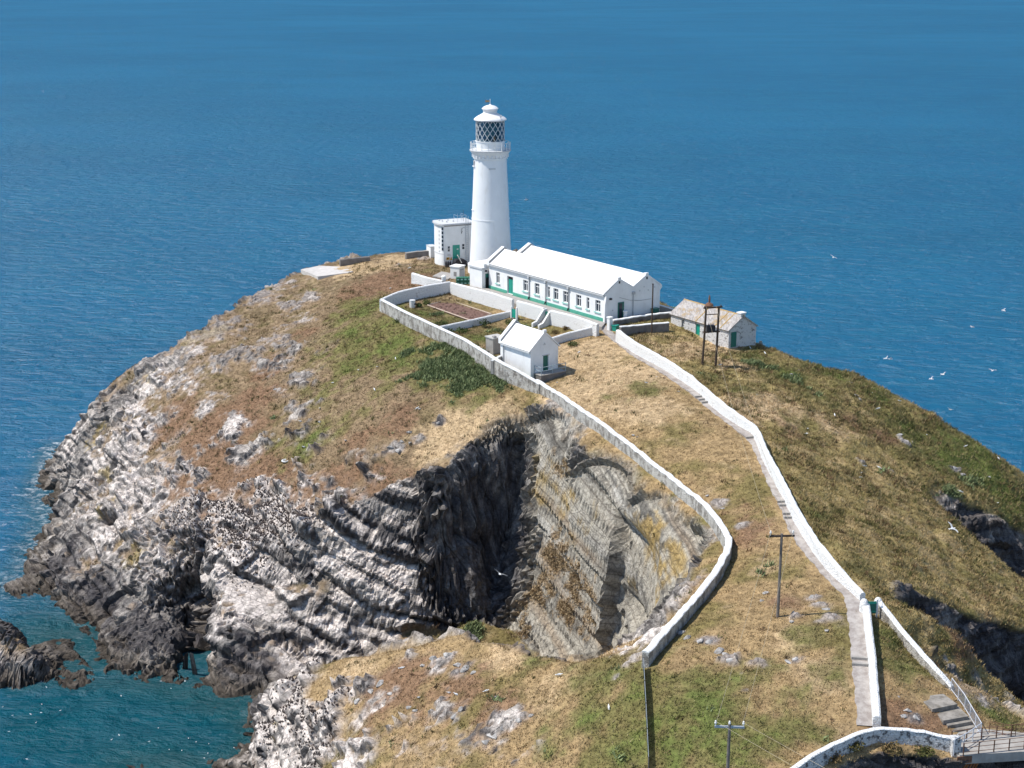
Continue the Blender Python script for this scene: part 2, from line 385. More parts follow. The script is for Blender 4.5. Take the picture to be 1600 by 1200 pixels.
# ------------------------------------------------------------------ terrain mesh: grid gathered where the ground is steep
def make_terrain():
    nc, up = 161, 5
    x = np.repeat(np.linspace(X0, X1, nc)[None, :], nc, 0); y = np.repeat(np.linspace(Y0, Y1, nc)[:, None], nc, 1)
    gy, gx = np.gradient(HG, RES)
    M = np.sqrt(1 + np.hypot(gx, gy) ** 2)
    M = blur(M, 2.0)
    yy = np.linspace(Y0, Y1, NY)[:, None]; xx = np.linspace(X0, X1, NX)[None, :]
    M = M * np.where(HG < -2.5, 0.3, 1.0) * (200.0 / np.maximum(yy, 100)) ** 0.7
    M = M * np.where(np.abs(xx) > 0.345 * yy + 6, 0.4, 1.0) * np.where(yy > 262, 0.5, 1.0) * np.where(yy < 100, 0.5, 1.0)
    M = blur(M, 3.0)
    for it in range(700):
        w = sample(M, x.ravel(), y.ravel()).reshape(nc, nc)
        wx = (w[1:-1, 1:] + w[1:-1, :-1]) / 2; wy = (w[1:, 1:-1] + w[:-1, 1:-1]) / 2
        den = wx[:, 1:] + wx[:, :-1] + wy[1:] + wy[:-1]
        for A in (x, y):
            A[1:-1, 1:-1] = (wx[:, 1:] * A[1:-1, 2:] + wx[:, :-1] * A[1:-1, :-2] + wy[1:] * A[2:, 1:-1] + wy[:-1] * A[:-2, 1:-1]) / den
    n = (nc - 1) * up + 1
    t = np.arange(n) / up; i = np.minimum(t.astype(int), nc - 2); f = t - i
    def upsample(A):
        B = A[i] * (1 - f)[:, None] + A[i + 1] * f[:, None]
        return B[:, i] * (1 - f)[None] + B[:, i + 1] * f[None]
    x, y = upsample(x), upsample(y)
    z = sample(HG, x.ravel(), y.ravel()).reshape(n, n)
    P = np.stack([x, y, z], -1)
    du = np.gradient(P, axis=1); dv = np.gradient(P, axis=0)
    Nn = np.cross(du, dv); Nn /= np.linalg.norm(Nn, axis=2, keepdims=True) + 1e-9
    return n, P.reshape(-1, 3), Nn.reshape(-1, 3)
TN, TP, TNOR = make_terrain()
tx, ty, tz = TP[:, 0], TP[:, 1], TP[:, 2]
slope = np.sqrt(np.maximum(0, 1 - TNOR[:, 2] ** 2)) / np.maximum(TNOR[:, 2], 0.05)
dpath = polydist(tx, ty, PATH_W); dpw = polydist(tx, ty, PWALL_W); dlong = polydist(tx, ty, LONG_W)
# where rock shows
f6 = fbm(TP, 7, 4, 1); f2 = fbm(TP, 2.2, 3, 2)
a0, a1 = np.array(hit(300, 610)), np.array(hit(400, 715))
bd = (a1 - a0)[:2]; bd = bd / np.linalg.norm(bd)
streak = np.stack([(tx * bd[0] + ty * bd[1]) / 5.0, (-tx * bd[1] + ty * bd[0]) / 1.3, tz / 2.0], 1)
fs = fbm(streak, 2.2, 4, 5)
rb = blobs(TP, [(60, 900, 12, 1), (60, 780, 14, 1), (110, 850, 12, 1), (120, 740, 12, 1), (160, 660, 9, 1), (180, 800, 12, 1), (190, 720, 9, .95), (150, 940, 12, 1), (230, 900, 10, 1), (240, 980, 12, 1),
                (215, 620, 8, .85), (240, 660, 6, .72), (260, 610, 6, .7), (270, 690, 5, .68), (350, 560, 6, .62), (250, 720, 5, .75), (260, 560, 8, .95), (320, 520, 7, .95), (370, 480, 7, .85), (420, 455, 6, .8), (300, 600, 4, .75), (330, 630, 4, .8), (360, 670, 4.0, .9), (385, 710, 3.5, .85),
                (410, 540, 5, .75), (440, 560, 5, .75), (470, 590, 4, .7), (480, 470, 4.5, .7), (470, 500, 4, .65), (510, 545, 2.5, .6), (470, 640, 3.5, .7), (480, 670, 3.5, .7), (500, 690, 3, .65),
                (290, 720, 4, .65), (310, 750, 4, .65), (230, 760, 5, .8), (300, 820, 9, 1), (370, 830, 9, 1), (440, 830, 8, 1), (420, 790, 5, .9), (480, 800, 5, .8), (380, 900, 9, 1), (420, 970, 9, 1),
                (620, 700, 2.0, .75), (650, 690, 1.6, .7), (600, 705, 1.6, .7), (560, 780, 4, .8), (530, 800, 4, .85), (640, 780, 3, .6), (690, 660, .9, .9),
                (850, 660, 4, .9), (890, 690, 3, .85), (930, 730, 3, .8), (970, 750, 2.5, .7), (1040, 800, 3, .65), (1090, 850, 2.6, .9), (1070, 930, 3.0, .85), (1040, 970, 3.0, .95), (1010, 1005, 3, .95), (985, 1030, 2.5, .7),
                (690, 1035, 2.2, .9), (720, 1050, 2.0, .85), (640, 1030, 1.6, .6), (560, 1080, 2.5, .9), (590, 1095, 2.2, .8), (640, 1125, 1.8, .7), (690, 1120, 2.6, .55), (790, 1130, 2.2, .9), (770, 1150, 2.2, .85), (740, 1160, 3, .55), (680, 1170, 3, .55), (830, 1180, 3, .55),
                (440, 1120, 6, 1), (430, 1180, 7, 1), (500, 1160, 5, 1), (520, 1100, 3.5, .95), (470, 1070, 4, 1), (560, 1190, 4, .9), (620, 1190, 3.5, .55),
                (1110, 1000, 1.1, .9), (1140, 1030, 1.1, .9), (1060, 990, .8, .8), (1120, 788, 1.2, .8), (1160, 822, 1.0, .8), (1285, 945, 1.1, .8), (1300, 965, 1.1, .75), (1270, 935, 1.0, .75), (1240, 965, .8, .7), (1180, 1035, 1.2, .65), (1240, 1032, .9, .7),
                (1430, 1125, 1.0, .8), (1410, 690, 1.4, .85), (1340, 720, 1.4, .7), (1390, 735, 1.6, .75), (1470, 775, 1.2, .7), (1525, 822, 1.8, .8), (1580, 868, 2.2, .85), (1490, 735, 1.0, .8),
                (1480, 1045, 2.5, .8), (1520, 1078, 3, .85), (620, 415, 2.0, .55), (660, 405, 2, .6), (450, 430, 4, .7), (500, 418, 3, .4)])
rs0 = sstep(-1.5, 1.5, tx - np.interp(ty, [q[1] for q in PWALL_W][::-1], [q[0] for q in PWALL_W][::-1])) * sstep(118, 128, ty)
f08 = fbm(TP, 0.9, 2, 6)
SCREE = sstep(.34, .72, rb + .26 * fs + .22 * f2 + .16 * f08)
R = rb + 0.30 * f2 + 0.28 * fs + 0.10 * f6 + 0.26 * f08
R = np.maximum(sstep(0.54, 0.70, R), sstep(0.95, 1.35, slope + 0.28 * f2 + 0.12 * f6 - 0.55 * rs0))
low = sstep(4.0, 1.5, tz + f2)
R = np.maximum(R, low)
R *= sstep(0.9, 2.2, dpath)
# bedding: gently folded layers on the seaward cliffs, sloping streaks on the big slab
slab = sstep(0.25, 0.55, blobs(TP, [(830, 740, 8, 1), (850, 700, 6, 1), (870, 850, 9, 1), (930, 820, 8, 1), (910, 930, 8, 1), (850, 960, 8, 1), (1010, 860, 8, 1), (1060, 880, 5, 1), (960, 960, 6, 1), (1020, 930, 5, 1)]))
recess = sstep(0.3, 0.6, blobs(TP, [(740, 760, 6, 1), (790, 740, 5, 1), (760, 830, 7, 1), (780, 900, 6, 1), (740, 900, 6, 1), (720, 840, 5, 1), (790, 820, 5, 1)]))
slab = slab * (1 - recess)
R = np.maximum(R, np.maximum(slab, recess) * sstep(.5, .8, slope + .2 * f2))
su = (tx * 0.46 - ty * 0.89)
bed_cliff = tz + 2.4 * np.sin((tx + 24) / 7.5) + 0.22 * tx + 0.8 * noise(TP, 9, 8) + 0.30 * noise(TP, 2.5, 9)
bed_slab = tz * 0.95 + su * 0.30 + 0.6 * noise(TP, 9, 10) + 0.10 * noise(TP, 2.2, 11)
bed_rec = tx * 0.55 + ty * 0.75 + 0.9 * noise(TP, 5, 12) + 0.2 * tz
bed_flank = (-tx * bd[1] + ty * bd[0]) * 0.95 + 0.35 * tz + 0.9 * noise(TP, 6, 13)
flank = sstep(-38, -50, tx + 3 * f6) * (1 - slab)
bed = bed_cliff * (1 - flank) + bed_flank * flank
bed = bed * (1 - slab) + bed_slab * slab
bed = bed * (1 - recess) + bed_rec * recess
def hash1(k, seed):
    h = (k.astype(np.int64) * 73856093 + seed * 19349663) & 0xffff
    return ((h * 40503 + 12345) & 0xffff) / 65535.0 - 0.5
fk = np.floor((tx + 0.35 * ty + 1.6 * noise(TP, 6, 14)) / 6.5)
bed = bed + (1 - slab) * (1 - recess) * 2.6 * hash1(fk, 3)
one = lambda s_, sc, sd: noise(np.stack([s_ / sc, s_ * 0 + sd, s_ * 0 + .3], 1), 1.0, sd)
bed = bed + 1.1 * one(bed, 4.0, 15)
def ledge(s, period, seed):
    k = np.floor(s / period); fr = s / period - k
    h = noise(np.stack([k * 7.3, k * 3.1, k * 1.7], 1) * 0.13 + 0.37, 1.0, seed)
    return sstep(0.0, 0.10, fr) * (1 - .8 * sstep(0.55, 1.0, fr)) + h * 0.9
steep = sstep(0.35, 0.9, slope)
def blocks(u, v, w, su_, sv_, sw_, seed):
    """Jointed rock: each block of the bedding stands a little proud or back."""
    a = np.floor(u / su_).astype(np.int64); a2 = a * 0.37
    b = np.floor(v / sv_ + a2).astype(np.int64); c = np.floor(w / sw_ + a * 0.61 + b * 0.23).astype(np.int64)
    h = (a * 73856093 ^ b * 19349663 ^ c * 83492791 ^ seed * 2654435) & 0xffff
    return ((h * 40503) & 0xffff) / 65535.0 - 0.5
bu = tx * 0.8 + ty * 0.6 + 0.5 * noise(TP, 3.0, 80); bv = -tx * 0.6 + ty * 0.8 + 0.3 * tz + 0.5 * noise(TP, 3.0, 81)
blk = 1.5 * blocks(bed, bu, bv, 3.1, 5.2, 4.6, 4) + 0.85 * blocks(bed, bu, bv, 1.5, 2.6, 2.2, 1) + 0.30 * blocks(bed, bu, bv, 0.7, 1.2, 1.1, 2)
rid = 1 - np.abs(fbm(TP, 3.6, 3, 20)) * 2
rid2 = 1 - np.abs(noise(TP, 1.3, 23)) * 2.2
front = sstep(-47, -38, tx) * sstep(12, 2, tx) * (1 - slab) * (1 - recess)
amp = np.clip(.75 + .9 * noise(TP, 7, 33), .15, 1.5)
d_rock = ((0.50 + 0.70 * front) * amp * ledge(bed, 2.9, 30) + 0.24 * ledge(bed + 0.6, 0.9, 31)) * (0.3 + 0.7 * steep) + 0.10 * rid * (0.25 + 0.75 * steep) + 0.04 * rid2 + 0.5 * f6 * steep + 0.04 * f2 + blk * (0.16 + 0.69 * np.maximum(steep, .6 * low)) + .35 * low * rid + recess * (.9 * blocks(bed_rec, tz + .3 * tx, bu, 1.7, 6.0, 4.0, 6) + .4 * blocks(bed_rec, tz, bu, .8, 2.2, 2.0, 7))
sheets = 1.10 * hash1(np.floor(bed / 1.9), 7) + .50 * hash1(np.floor(bed / .75 + .3), 8) + .22 * hash1(np.floor(bed / .3), 9)
jn = su + .25 * tz + .5 * noise(TP, 3, 16)
sheets = sheets + .8 * hash1(np.floor(jn / 3.6 + np.floor(bed / 1.9) * .37), 10) + .25 * hash1(np.floor(jn / 1.2 + np.floor(bed / .75) * .41), 11)
cq_ = np.array([hit(*a) for a in ((938, 765), (948, 800), (954, 850), (950, 890), (940, 940), (925, 1000))]); cs = cq_[:, 0] * .46 - cq_[:, 1] * .89; od = np.argsort(cq_[:, 2])
past = su - np.interp(tz, cq_[od, 2], cs[od]) + .35 * noise(TP, 1.5, 17)
step_back = sstep(0, .4, past) * sstep(14, 5, past)
d_rock = d_rock * (1 - slab) + slab * (sheets * 1.0 + .06 * rid2 + .25 * f6 - 2.1 * step_back * steep * sstep(24.5, 21.5, tz)) - 0.35 * steep
d_turf = 0.10 * fbm(TP, 4.5, 2, 40) + 0.085 * fbm(TP, 1.1, 2, 41) * sstep(0.1, 0.5, slope + 0.2)
rightside = sstep(-1.5, 1.5, tx - np.interp(ty, [q[1] for q in PWALL_W][::-1], [q[0] for q in PWALL_W][::-1])) * sstep(118, 128, ty)
rightside = np.maximum(rightside, 0)
d_turf = d_turf + rightside * (0.34 * fbm(TP, 3.2, 2, 42) + 0.05 * noise(TP, 0.9, 43))
build = np.zeros(len(tx))
cxb, cyb = W(850, 475, 34)[:2]
build = sstep(24, 17, np.hypot(tx - cxb, ty - cyb) * 0.9)
keep = np.minimum(sstep(0.7, 2.2, dpath), sstep(0.3, 1.4, np.minimum(dpw, dlong)))
keep = keep * (1 - build)
disp = d_rock * R + (d_turf + 0.02) * (1 - R)
# the black cleft that splits the slab, and cracks on the flank
def cleft(px, depth, width):
    q = np.array([hit(*a) for a in px])
    d = np.full(len(tx), 1e9); tt = np.zeros(len(tx))
    near = (np.abs(TP - q.mean(0)).max(1) < 28)
    Pn = TP[near]; dn = np.full(len(Pn), 1e9)
    for a, b in zip(q[:-1], q[1:]):
        v = b - a; t = np.clip(((Pn - a) @ v) / (v @ v + 1e-9), 0, 1)
        dn = np.minimum(dn, np.linalg.norm(Pn - a - t[:, None] * v, axis=1))
    d[near] = dn
    return depth * np.exp(-(d / (width * (1 + 0.5 * f2))) ** 2)
disp = disp - cleft([(958, 940), (978, 985)], 1.6, 1.3)
disp = disp - cleft([(808, 690), (805, 760), (803, 850), (785, 930)], 2.0, 0.9) - cleft([(300, 930), (310, 985), (300, 1040)], 3.5, 1.8)
disp = disp - cleft([(205, 690), (150, 760), (135, 800)], 0.9, 0.6) - cleft([(230, 735), (215, 740)], 1.3, 0.9) - cleft([(175, 810), (160, 812)], 1.3, 0.7)
disp = disp - cleft([(1085, 862), (1080, 890), (1072, 905)], 1.8, 0.8)
TP = TP + TNOR * (disp * keep)[:, None]
TP[:, 2] = np.where(tz < -6, tz, TP[:, 2])
_G = TP.reshape(TN, TN, 3); _n2 = np.cross(np.gradient(_G, axis=1), np.gradient(_G, axis=0)); _n2 /= np.linalg.norm(_n2, axis=2, keepdims=True) + 1e-9
UP = _n2.reshape(-1, 3)[:, 2]
# ground colours (albedo)
def C(*c): return np.array(c)
def lerp(a, b, t): return a + (b - a) * np.clip(t, 0, 1)[:, None]
g1 = fbm(TP, 11, 4, 50); g2 = fbm(TP, 3.2, 3, 51); g3 = fbm(TP, 1.0, 2, 52)
col = np.zeros((len(tx), 3)) + C(.315, .225, .120)
col = lerp(col, C(.185, .150, .062), sstep(-0.15, 0.5, g1 + 0.5 * g2))
col = lerp(col, C(.37, .275, .165), sstep(0.35, 0.8, g2 - 0.4 * g1) * .8)
greenb = blobs(TP, [(580, 480, 8, .9), (560, 520, 8, .85), (620, 530, 7, .9), (640, 560, 7, .9), (700, 580, 7, .9), (740, 600, 6, .85), (560, 570, 7, .75), (520, 600, 6, .6), (480, 690, 6, .75), (440, 690, 4, .6), (530, 660, 4, .5), (590, 620, 5, .55), (760, 620, 4, .6),
                    (660, 490, 6, .8), (700, 500, 5, .7), (770, 530, 6, .8), (820, 510, 6, .7), (660, 425, 4, .5), (1100, 1120, 9, .8), (1180, 1080, 7, .6), (1060, 1160, 8, .8), (1150, 1180, 7, .75), (950, 1110, 8, .7), (900, 1060, 5, .5), (1240, 1130, 4, .6), (1290, 1000, 5, .5), (1300, 1040, 4, .55),
                    (730, 995, 3, .8), (850, 1030, 4, .5), (1000, 610, 3.5, .7), (960, 620, 2.5, .5), (1110, 590, 3, .7), (1150, 605, 3, .6), (1180, 560, 4, .8), (1230, 585, 5, .8), (1300, 580, 6, .8), (1300, 630, 5, .5), (1250, 610, 4, .5),
                    (1370, 620, 6, .8), (1420, 670, 6, .85), (1470, 720, 6, .9), (1530, 730, 8, 1.1), (1560, 770, 7, 1.1), (1600, 790, 7, 1.0), (1490, 690, 6, .9), (1390, 1000, 3.5, .7), (1420, 1040, 4, .75), (1430, 1070, 3, .6), (1560, 1120, 4, .75), (1090, 810, 2.5, .6), (1060, 775, 2, .6), (1030, 970, 1.6, .8), (1270, 800, 3, .6), (1080, 570, 2, .5)])
deepb = blobs(TP, [(700, 575, 6, .9), (740, 590, 5, .9), (660, 555, 4, .7), (780, 600, 3, .6), (690, 490, 4, .5), (800, 520, 4, .6), (1240, 600, 3, .6), (1190, 570, 3, .6), (1110, 590, 2.5, .6), (1490, 770, 3, .5), (740, 995, 2, .8), (1520, 760, 3, .5)])
redb = blobs(TP, [(340, 680, 8, .95), (300, 740, 7, .9), (270, 660, 6, .8), (380, 760, 8, .95), (430, 740, 6, .8), (340, 770, 7, .9), (460, 780, 5, .8), (400, 620, 6, .7), (480, 520, 4, .6), (620, 440, 8, .9), (570, 455, 6, .7), (420, 580, 5, .6), (530, 750, 5, .7), (620, 650, 6, .6), (600, 770, 6, .75), (640, 830, 6, .7), (680, 800, 6, .7), (560, 690, 5, .6),
                  (620, 1080, 6, .7), (700, 1090, 6, .6), (800, 1110, 6, .5), (1060, 830, 3, .6), (1100, 850, 2, .6), (1170, 840, 5, .5), (1150, 800, 4, .5), (1220, 940, 4, .45), (1540, 1030, 4, .95), (1500, 1000, 3, .8), (1400, 1120, 3.5, .8), (1450, 1125, 3, .6), (1330, 660, 4, .6), (1380, 680, 3.5, .7), (1240, 680, 4, .5)])
goldb = blobs(TP, [(900, 560, 8, .9), (960, 590, 8, .9), (900, 610, 6, .8), (1000, 640, 7, .7), (700, 680, 7, .8), (770, 660, 6, .9), (740, 700, 4, .9), (1070, 550, 6, .8), (1120, 545, 4, .8), (1150, 570, 4, .7), (1060, 640, 5, .5), (560, 420, 7, .8), (620, 405, 6, .8), (1180, 640, 6, .7), (1220, 640, 6, .6), (560, 1040, 5, .7), (800, 1020, 4, .7), (900, 1025, 4, .7), (960, 1020, 3, .8), (1280, 1050, 4, .7), (1240, 1000, 4, .5), (860, 1080, 5, .6), (1300, 660, 5, .5), (1470, 640, 5, .5), (1540, 690, 4, .5)])
leftm = sstep(2, -14, tx + 3 * g1) * sstep(150, 165, ty)
col = lerp(col, C(.205, .150, .098), leftm * .75)
col = lerp(col, C(.155, .125, .055), leftm * sstep(.05, .5, g2 - .3 * g1) * .7)
col = lerp(col, C(.30, .225, .15), leftm * sstep(.2, .6, g3 + .5 * g2) * .5)
col = lerp(col, C(.285, .230, .100), rightside * .8)
col = lerp(col, C(.150, .135, .048), rightside * sstep(.0, .5, fbm(TP, 4.5, 3, 55)) * .7)
col = lerp(col, C(.40, .30, .165), rightside * sstep(.0, .5, g2 + .5 * g1) * .7)
col = lerp(col, C(.45, .335, .205), sstep(.3, .62, goldb + .25 * g2 + .15 * g3) * .9)
col = lerp(col, C(.205, .125, .078), sstep(.3, .62, redb + .22 * g2 + .15 * g3) * .9)
col = lerp(col, C(.155, .142, .055), sstep(.3, .65, greenb + .30 * g2 + .15 * g3) * .95)
col = lerp(col, C(.105, .138, .036), sstep(.62, .95, greenb + .30 * g2 + .2 * g3) * .8)
col = lerp(col, C(.125, .140, .062), sstep(.42, .85, deepb + .45 * g2 + .25 * g3) * .8)
DEEP = sstep(.40, .85, deepb + .5 * g2 + .25 * g3)
col = lerp(col, C(.36, .29, .25), SCREE * (.55 + .35 * sstep(-.3, .4, f08)) * (1 - rightside))
col *= (1 + 0.26 * g3)[:, None]
TURF = col.copy()
# rock colours
r1 = fbm(TP, 5, 4, 60); r2 = fbm(TP, 1.6, 3, 61); r3 = fbm(TP, 0.7, 2, 62)
rv = fbm(np.stack([tx / .55, ty / .55, TP[:, 2] / 3.2], 1), 1.6, 3, 64)
rock = np.zeros_like(col) + C(.27, .25, .235)
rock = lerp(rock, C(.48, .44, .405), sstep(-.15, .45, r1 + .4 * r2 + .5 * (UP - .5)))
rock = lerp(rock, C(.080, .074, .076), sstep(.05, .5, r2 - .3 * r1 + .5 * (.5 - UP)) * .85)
bandn = noise(np.stack([bed * 1.5, tx * .05, ty * .05], 1), 1.0, 66)
rock = lerp(rock, C(.11, .105, .105), sstep(.1, .5, bandn) * .6 * (1 - slab * .5))
guano = blobs(TP, [(270, 770, 7, .9), (300, 790, 8, 1), (360, 800, 9, 1), (430, 790, 9, 1), (470, 820, 7, .95), (280, 850, 8, .95), (340, 850, 8, .95), (400, 860, 8, .95), (380, 920, 8, .9), (420, 900, 8, .9), (450, 950, 6, .7), (440, 1120, 9, 1), (430, 1180, 9, 1), (500, 1130, 8, .95), (480, 1080, 7, 1), (540, 1180, 7, .9), (590, 1150, 6, .7), (200, 660, 8, .85), (200, 700, 8, .95), (180, 760, 8, 1), (190, 820, 7, .95), (120, 690, 7, .8), (140, 740, 6, .8), (230, 860, 6, .8), (240, 740, 5, .8),
                  (560, 830, 6, .9), (520, 850, 6, .9), (600, 870, 6, .85), (640, 880, 6, .8), (560, 900, 6, .85), (690, 900, 5, .6), (600, 960, 5, .85), (520, 1000, 6, .9), (480, 1040, 6, 1), (620, 1000, 5, .7), (360, 680, 5, .75), (300, 610, 6, .7), (240, 600, 6, .7), (320, 540, 6, .6), (700, 1040, 4, .7), (250, 780, 6, .85), (350, 970, 6, .7), (60, 960, 8, .5), (0, 980, 8, .55), (1010, 1000, 4, .85), (1070, 940, 3, .7), (870, 660, 5, .7), (330, 640, 5, .7), (480, 480, 4, .5), (790, 1140, 4, .6), (690, 1160, 4, .5), (1090, 850, 3, .6)])
upf = sstep(.25, .75, UP + .2 * r2)
wband = noise(np.stack([bed * .55, tx * .03, ty * .03], 1), 1.0, 67)
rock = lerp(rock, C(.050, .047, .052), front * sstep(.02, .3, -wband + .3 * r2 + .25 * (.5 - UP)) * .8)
rock = lerp(rock, C(.68, .62, .582), sstep(.36, .68, guano * (.34 + .66 * upf) + .26 * r2 + .26 * rv + .1 * r3 + .30 * front * wband) * .95)
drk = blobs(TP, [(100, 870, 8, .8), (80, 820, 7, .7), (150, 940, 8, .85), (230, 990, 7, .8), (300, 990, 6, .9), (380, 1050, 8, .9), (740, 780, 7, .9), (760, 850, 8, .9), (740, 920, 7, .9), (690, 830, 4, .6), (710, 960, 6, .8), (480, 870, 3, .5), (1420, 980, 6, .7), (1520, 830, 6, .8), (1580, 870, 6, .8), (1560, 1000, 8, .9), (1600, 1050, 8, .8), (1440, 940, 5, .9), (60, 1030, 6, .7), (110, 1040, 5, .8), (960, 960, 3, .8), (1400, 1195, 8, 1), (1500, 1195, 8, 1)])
rock = lerp(rock, C(.060, .056, .062), sstep(.3, .7, drk + .4 * r2 + .25 * r1 - .35 * guano * upf) * .85)  # dark rock, with shade of gullies, chasm, cave and recess painted in
rock = lerp(rock, C(.085, .082, .088), recess * sstep(-.3, .4, r2 + .2) * .7)  # recess shade put into the rock as a bluish dark tone
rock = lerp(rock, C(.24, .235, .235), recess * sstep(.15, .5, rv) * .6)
# the slab: grey-green bedding with ochre lichen and rusty plants
sl = np.zeros_like(col) + C(.37, .345, .295)
sl = lerp(sl, C(.13, .125, .115), sstep(.02, .35, bandn + .25 * r2) * .85)
sl = lerp(sl, C(.46, .44, .40), sstep(.15, .55, noise(np.stack([bed * .8, tx * .06, ty * .06], 1), 1.0, 71) + .3 * r1) * .8)
och = blobs(TP, [(840, 750, 3.5, .8), (880, 790, 3, .7), (1000, 850, 4.5, .95), (1040, 880, 3.5, .95), (1060, 900, 2.5, .8), (1010, 910, 3, .8), (900, 840, 2.5, .6), (990, 820, 3, .6), (860, 770, 2.5, .7), (930, 800, 2, .5)])
sl = lerp(sl, C(.36, .25, .085), sstep(.45, .85, och + .3 * r2 + .55 * noise(np.stack([bed * 1.1, tx * .08, ty * .08], 1), 1.0, 73)) * .8)
sl = lerp(sl, C(.30, .21, .13), sstep(.2, .55, noise(np.stack([bed * .6, tx * .05, ty * .05], 1), 1.0, 74)) * .5)
rus = blobs(TP, [(860, 880, 3.5, .8), (890, 900, 3, .8), (830, 930, 3, .7), (880, 950, 3, .7), (870, 730, 2.5, .6), (820, 960, 3, .6), (910, 970, 3, .6), (850, 860, 2.5, .6), (925, 925, 2, .7)])
RUS = sstep(.42, .70, rus + .35 * r2 + .25 * r3 + .35 * bandn)
sl = lerp(sl, C(.34, .235, .13), RUS * .8)
rock = rock + (sl - rock) * slab[:, None]
lich = blobs(TP, [(150, 690, 3, .8), (140, 640, 3, .6), (330, 520, 3.5, .9), (300, 535, 3, .7), (165, 740, 2, .7), (160, 800, 2, .6), (215, 870, 3, .7), (250, 545, 3, .6), (230, 590, 3, .5), (440, 1150, 2, .7), (660, 1160, 2, .7), (180, 780, 2, .6)])
rock = lerp(rock, C(.34, .255, .085), sstep(.4, .75, lich + .4 * r2) * .8)
tide = sstep(2.2, .7, TP[:, 2] + .9 * r1 + .4 * r2)
rock = lerp(rock, C(.115, .092, .068), tide * .65)
rock = lerp(rock, C(.045, .038, .030), sstep(.7, .2, TP[:, 2] + .3 * r2) * .8)
rock *= (1 + .25 * r3)[:, None]
turfrock = sstep(.55, .25, slope) * (1 - slab) * sstep(6, 10, tz)
rock = lerp(rock, C(.34, .295, .27) * (1 + .5 * np.mean(r2)), turfrock * .6)
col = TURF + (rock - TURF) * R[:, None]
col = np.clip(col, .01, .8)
ROCKM = R

g = G('ground'); p = g.pos()
base = g.attr('Col'); rk = g.attr('rock', 2)
n1 = g.noise(p, 2.2, 8, 0.72); n2 = g.noise(p, 9.0, 5, 0.7)
vor = g.n('TexVoronoi', {'Vector': g.mix(0.25, p, g.n('TexNoise', {'Vector': p, 'Scale': 1.5, 'Detail': 3}, out=1)), 'Scale': 1.3}, feature='DISTANCE_TO_EDGE')
dark = g.mix(1.0, base, (.62, .60, .58), 'MULTIPLY'); light = g.mix(1.0, base, (1.42, 1.40, 1.36), 'MULTIPLY')
c = g.mix(g.mapr(n1, .30, .70), dark, light)
c = g.mix(g.math('MULTIPLY', g.mapr(n2, .48, .36), .38), c, g.mix(1.0, base, (.38, .36, .36), 'MULTIPLY'))
crk = g.math('MULTIPLY', g.mapr(vor, .05, .0), g.math('MULTIPLY', rk, .5))
c = g.mix(crk, c, (.045, .042, .042))
bd_ = g.attr('bed', 2)
bn = g.noise(g.n('CombineXYZ', {0: g.math('MULTIPLY', bd_, 3.2), 1: g.math('MULTIPLY', n1, .8)}), 1.6, 5, .7)
c = g.mix(g.math('MULTIPLY', rk, g.mapr(bn, .50, .34)), c, g.mix(1.0, c, (.50, .48, .47), 'MULTIPLY'))
hgt = g.math('ADD', g.math('MULTIPLY', n1, 1.0), g.math('MULTIPLY', n2, .35))
hgt = g.math('ADD', hgt, g.math('MULTIPLY', rk, g.math('MULTIPLY', bn, 1.1)))
hgt = g.math('SUBTRACT', hgt, g.math('MULTIPLY', crk, .7))
nm = g.bump(hgt, 0.6, 0.20)
M_GROUND = g.bsdf(c, 0.92, 0.15, nm)

idx = np.arange(TN * TN).reshape(TN, TN)
F = np.stack([idx[:-1, :-1], idx[:-1, 1:], idx[1:, 1:], idx[1:, :-1]], -1).reshape(-1, 4)
F = F[(TP[F][:, :, 2] > -5).any(1)]
used = np.unique(F); rem = np.zeros(len(TP), np.int64); rem[used] = np.arange(len(used))
terrain = big_mesh('island_terrain', TP[used], rem[F], M_GROUND, {'Col': col[used], 'rock': R[used], 'bed': bed[used]}, smooth=True, kind='structure')
terrain.data.polygons.foreach_set('use_smooth', R[F].mean(1) < 0.5)
TF = F

# ------------------------------------------------------------------ the sea
def axis(lo, hi, a, b, s):
    v = list(np.arange(a, b + 1e-6, s)); st = s
    while v[-1] < hi: st *= 1.25; v.append(v[-1] + st)
    st = s
    while v[0] > lo: st *= 1.25; v.insert(0, v[0] - st)
    return np.array(v)
sx, sy = axis(-9000, 9000, X0, X1, 1.0), axis(-400, 16000, Y0, Y1, 1.0)
gx, gy = np.meshgrid(sx, sy)
inside = (gx > X0) & (gx < X1) & (gy > Y0) & (gy < Y1)
dep = np.where(inside, sample(HG, gx.ravel(), gy.ravel()).reshape(gx.shape), -12.0)
dep = blur(dep, 1.5)
SP3 = np.stack([gx.ravel(), gy.ravel(), np.zeros(gx.size)], 1)
c0 = np.array(W(230, 1130, 0)); c1_ = np.array(W(60, 1190, 0)); c2 = np.array(W(330, 1160, 0)); c3 = np.array(W(150, 1010, 0))
shal = np.maximum(np.exp(-(((SP3 - c0) / (30, 18, 1)) ** 2).sum(1)), np.exp(-(((SP3 - c2) / (22, 20, 1)) ** 2).sum(1)))
shal = np.maximum(shal, .9 * np.exp(-(((SP3 - c3) / (26, 14, 1)) ** 2).sum(1)))
shal = np.maximum(shal, .55 * np.exp(-(((SP3 - c1_) / (40, 26, 1)) ** 2).sum(1)))
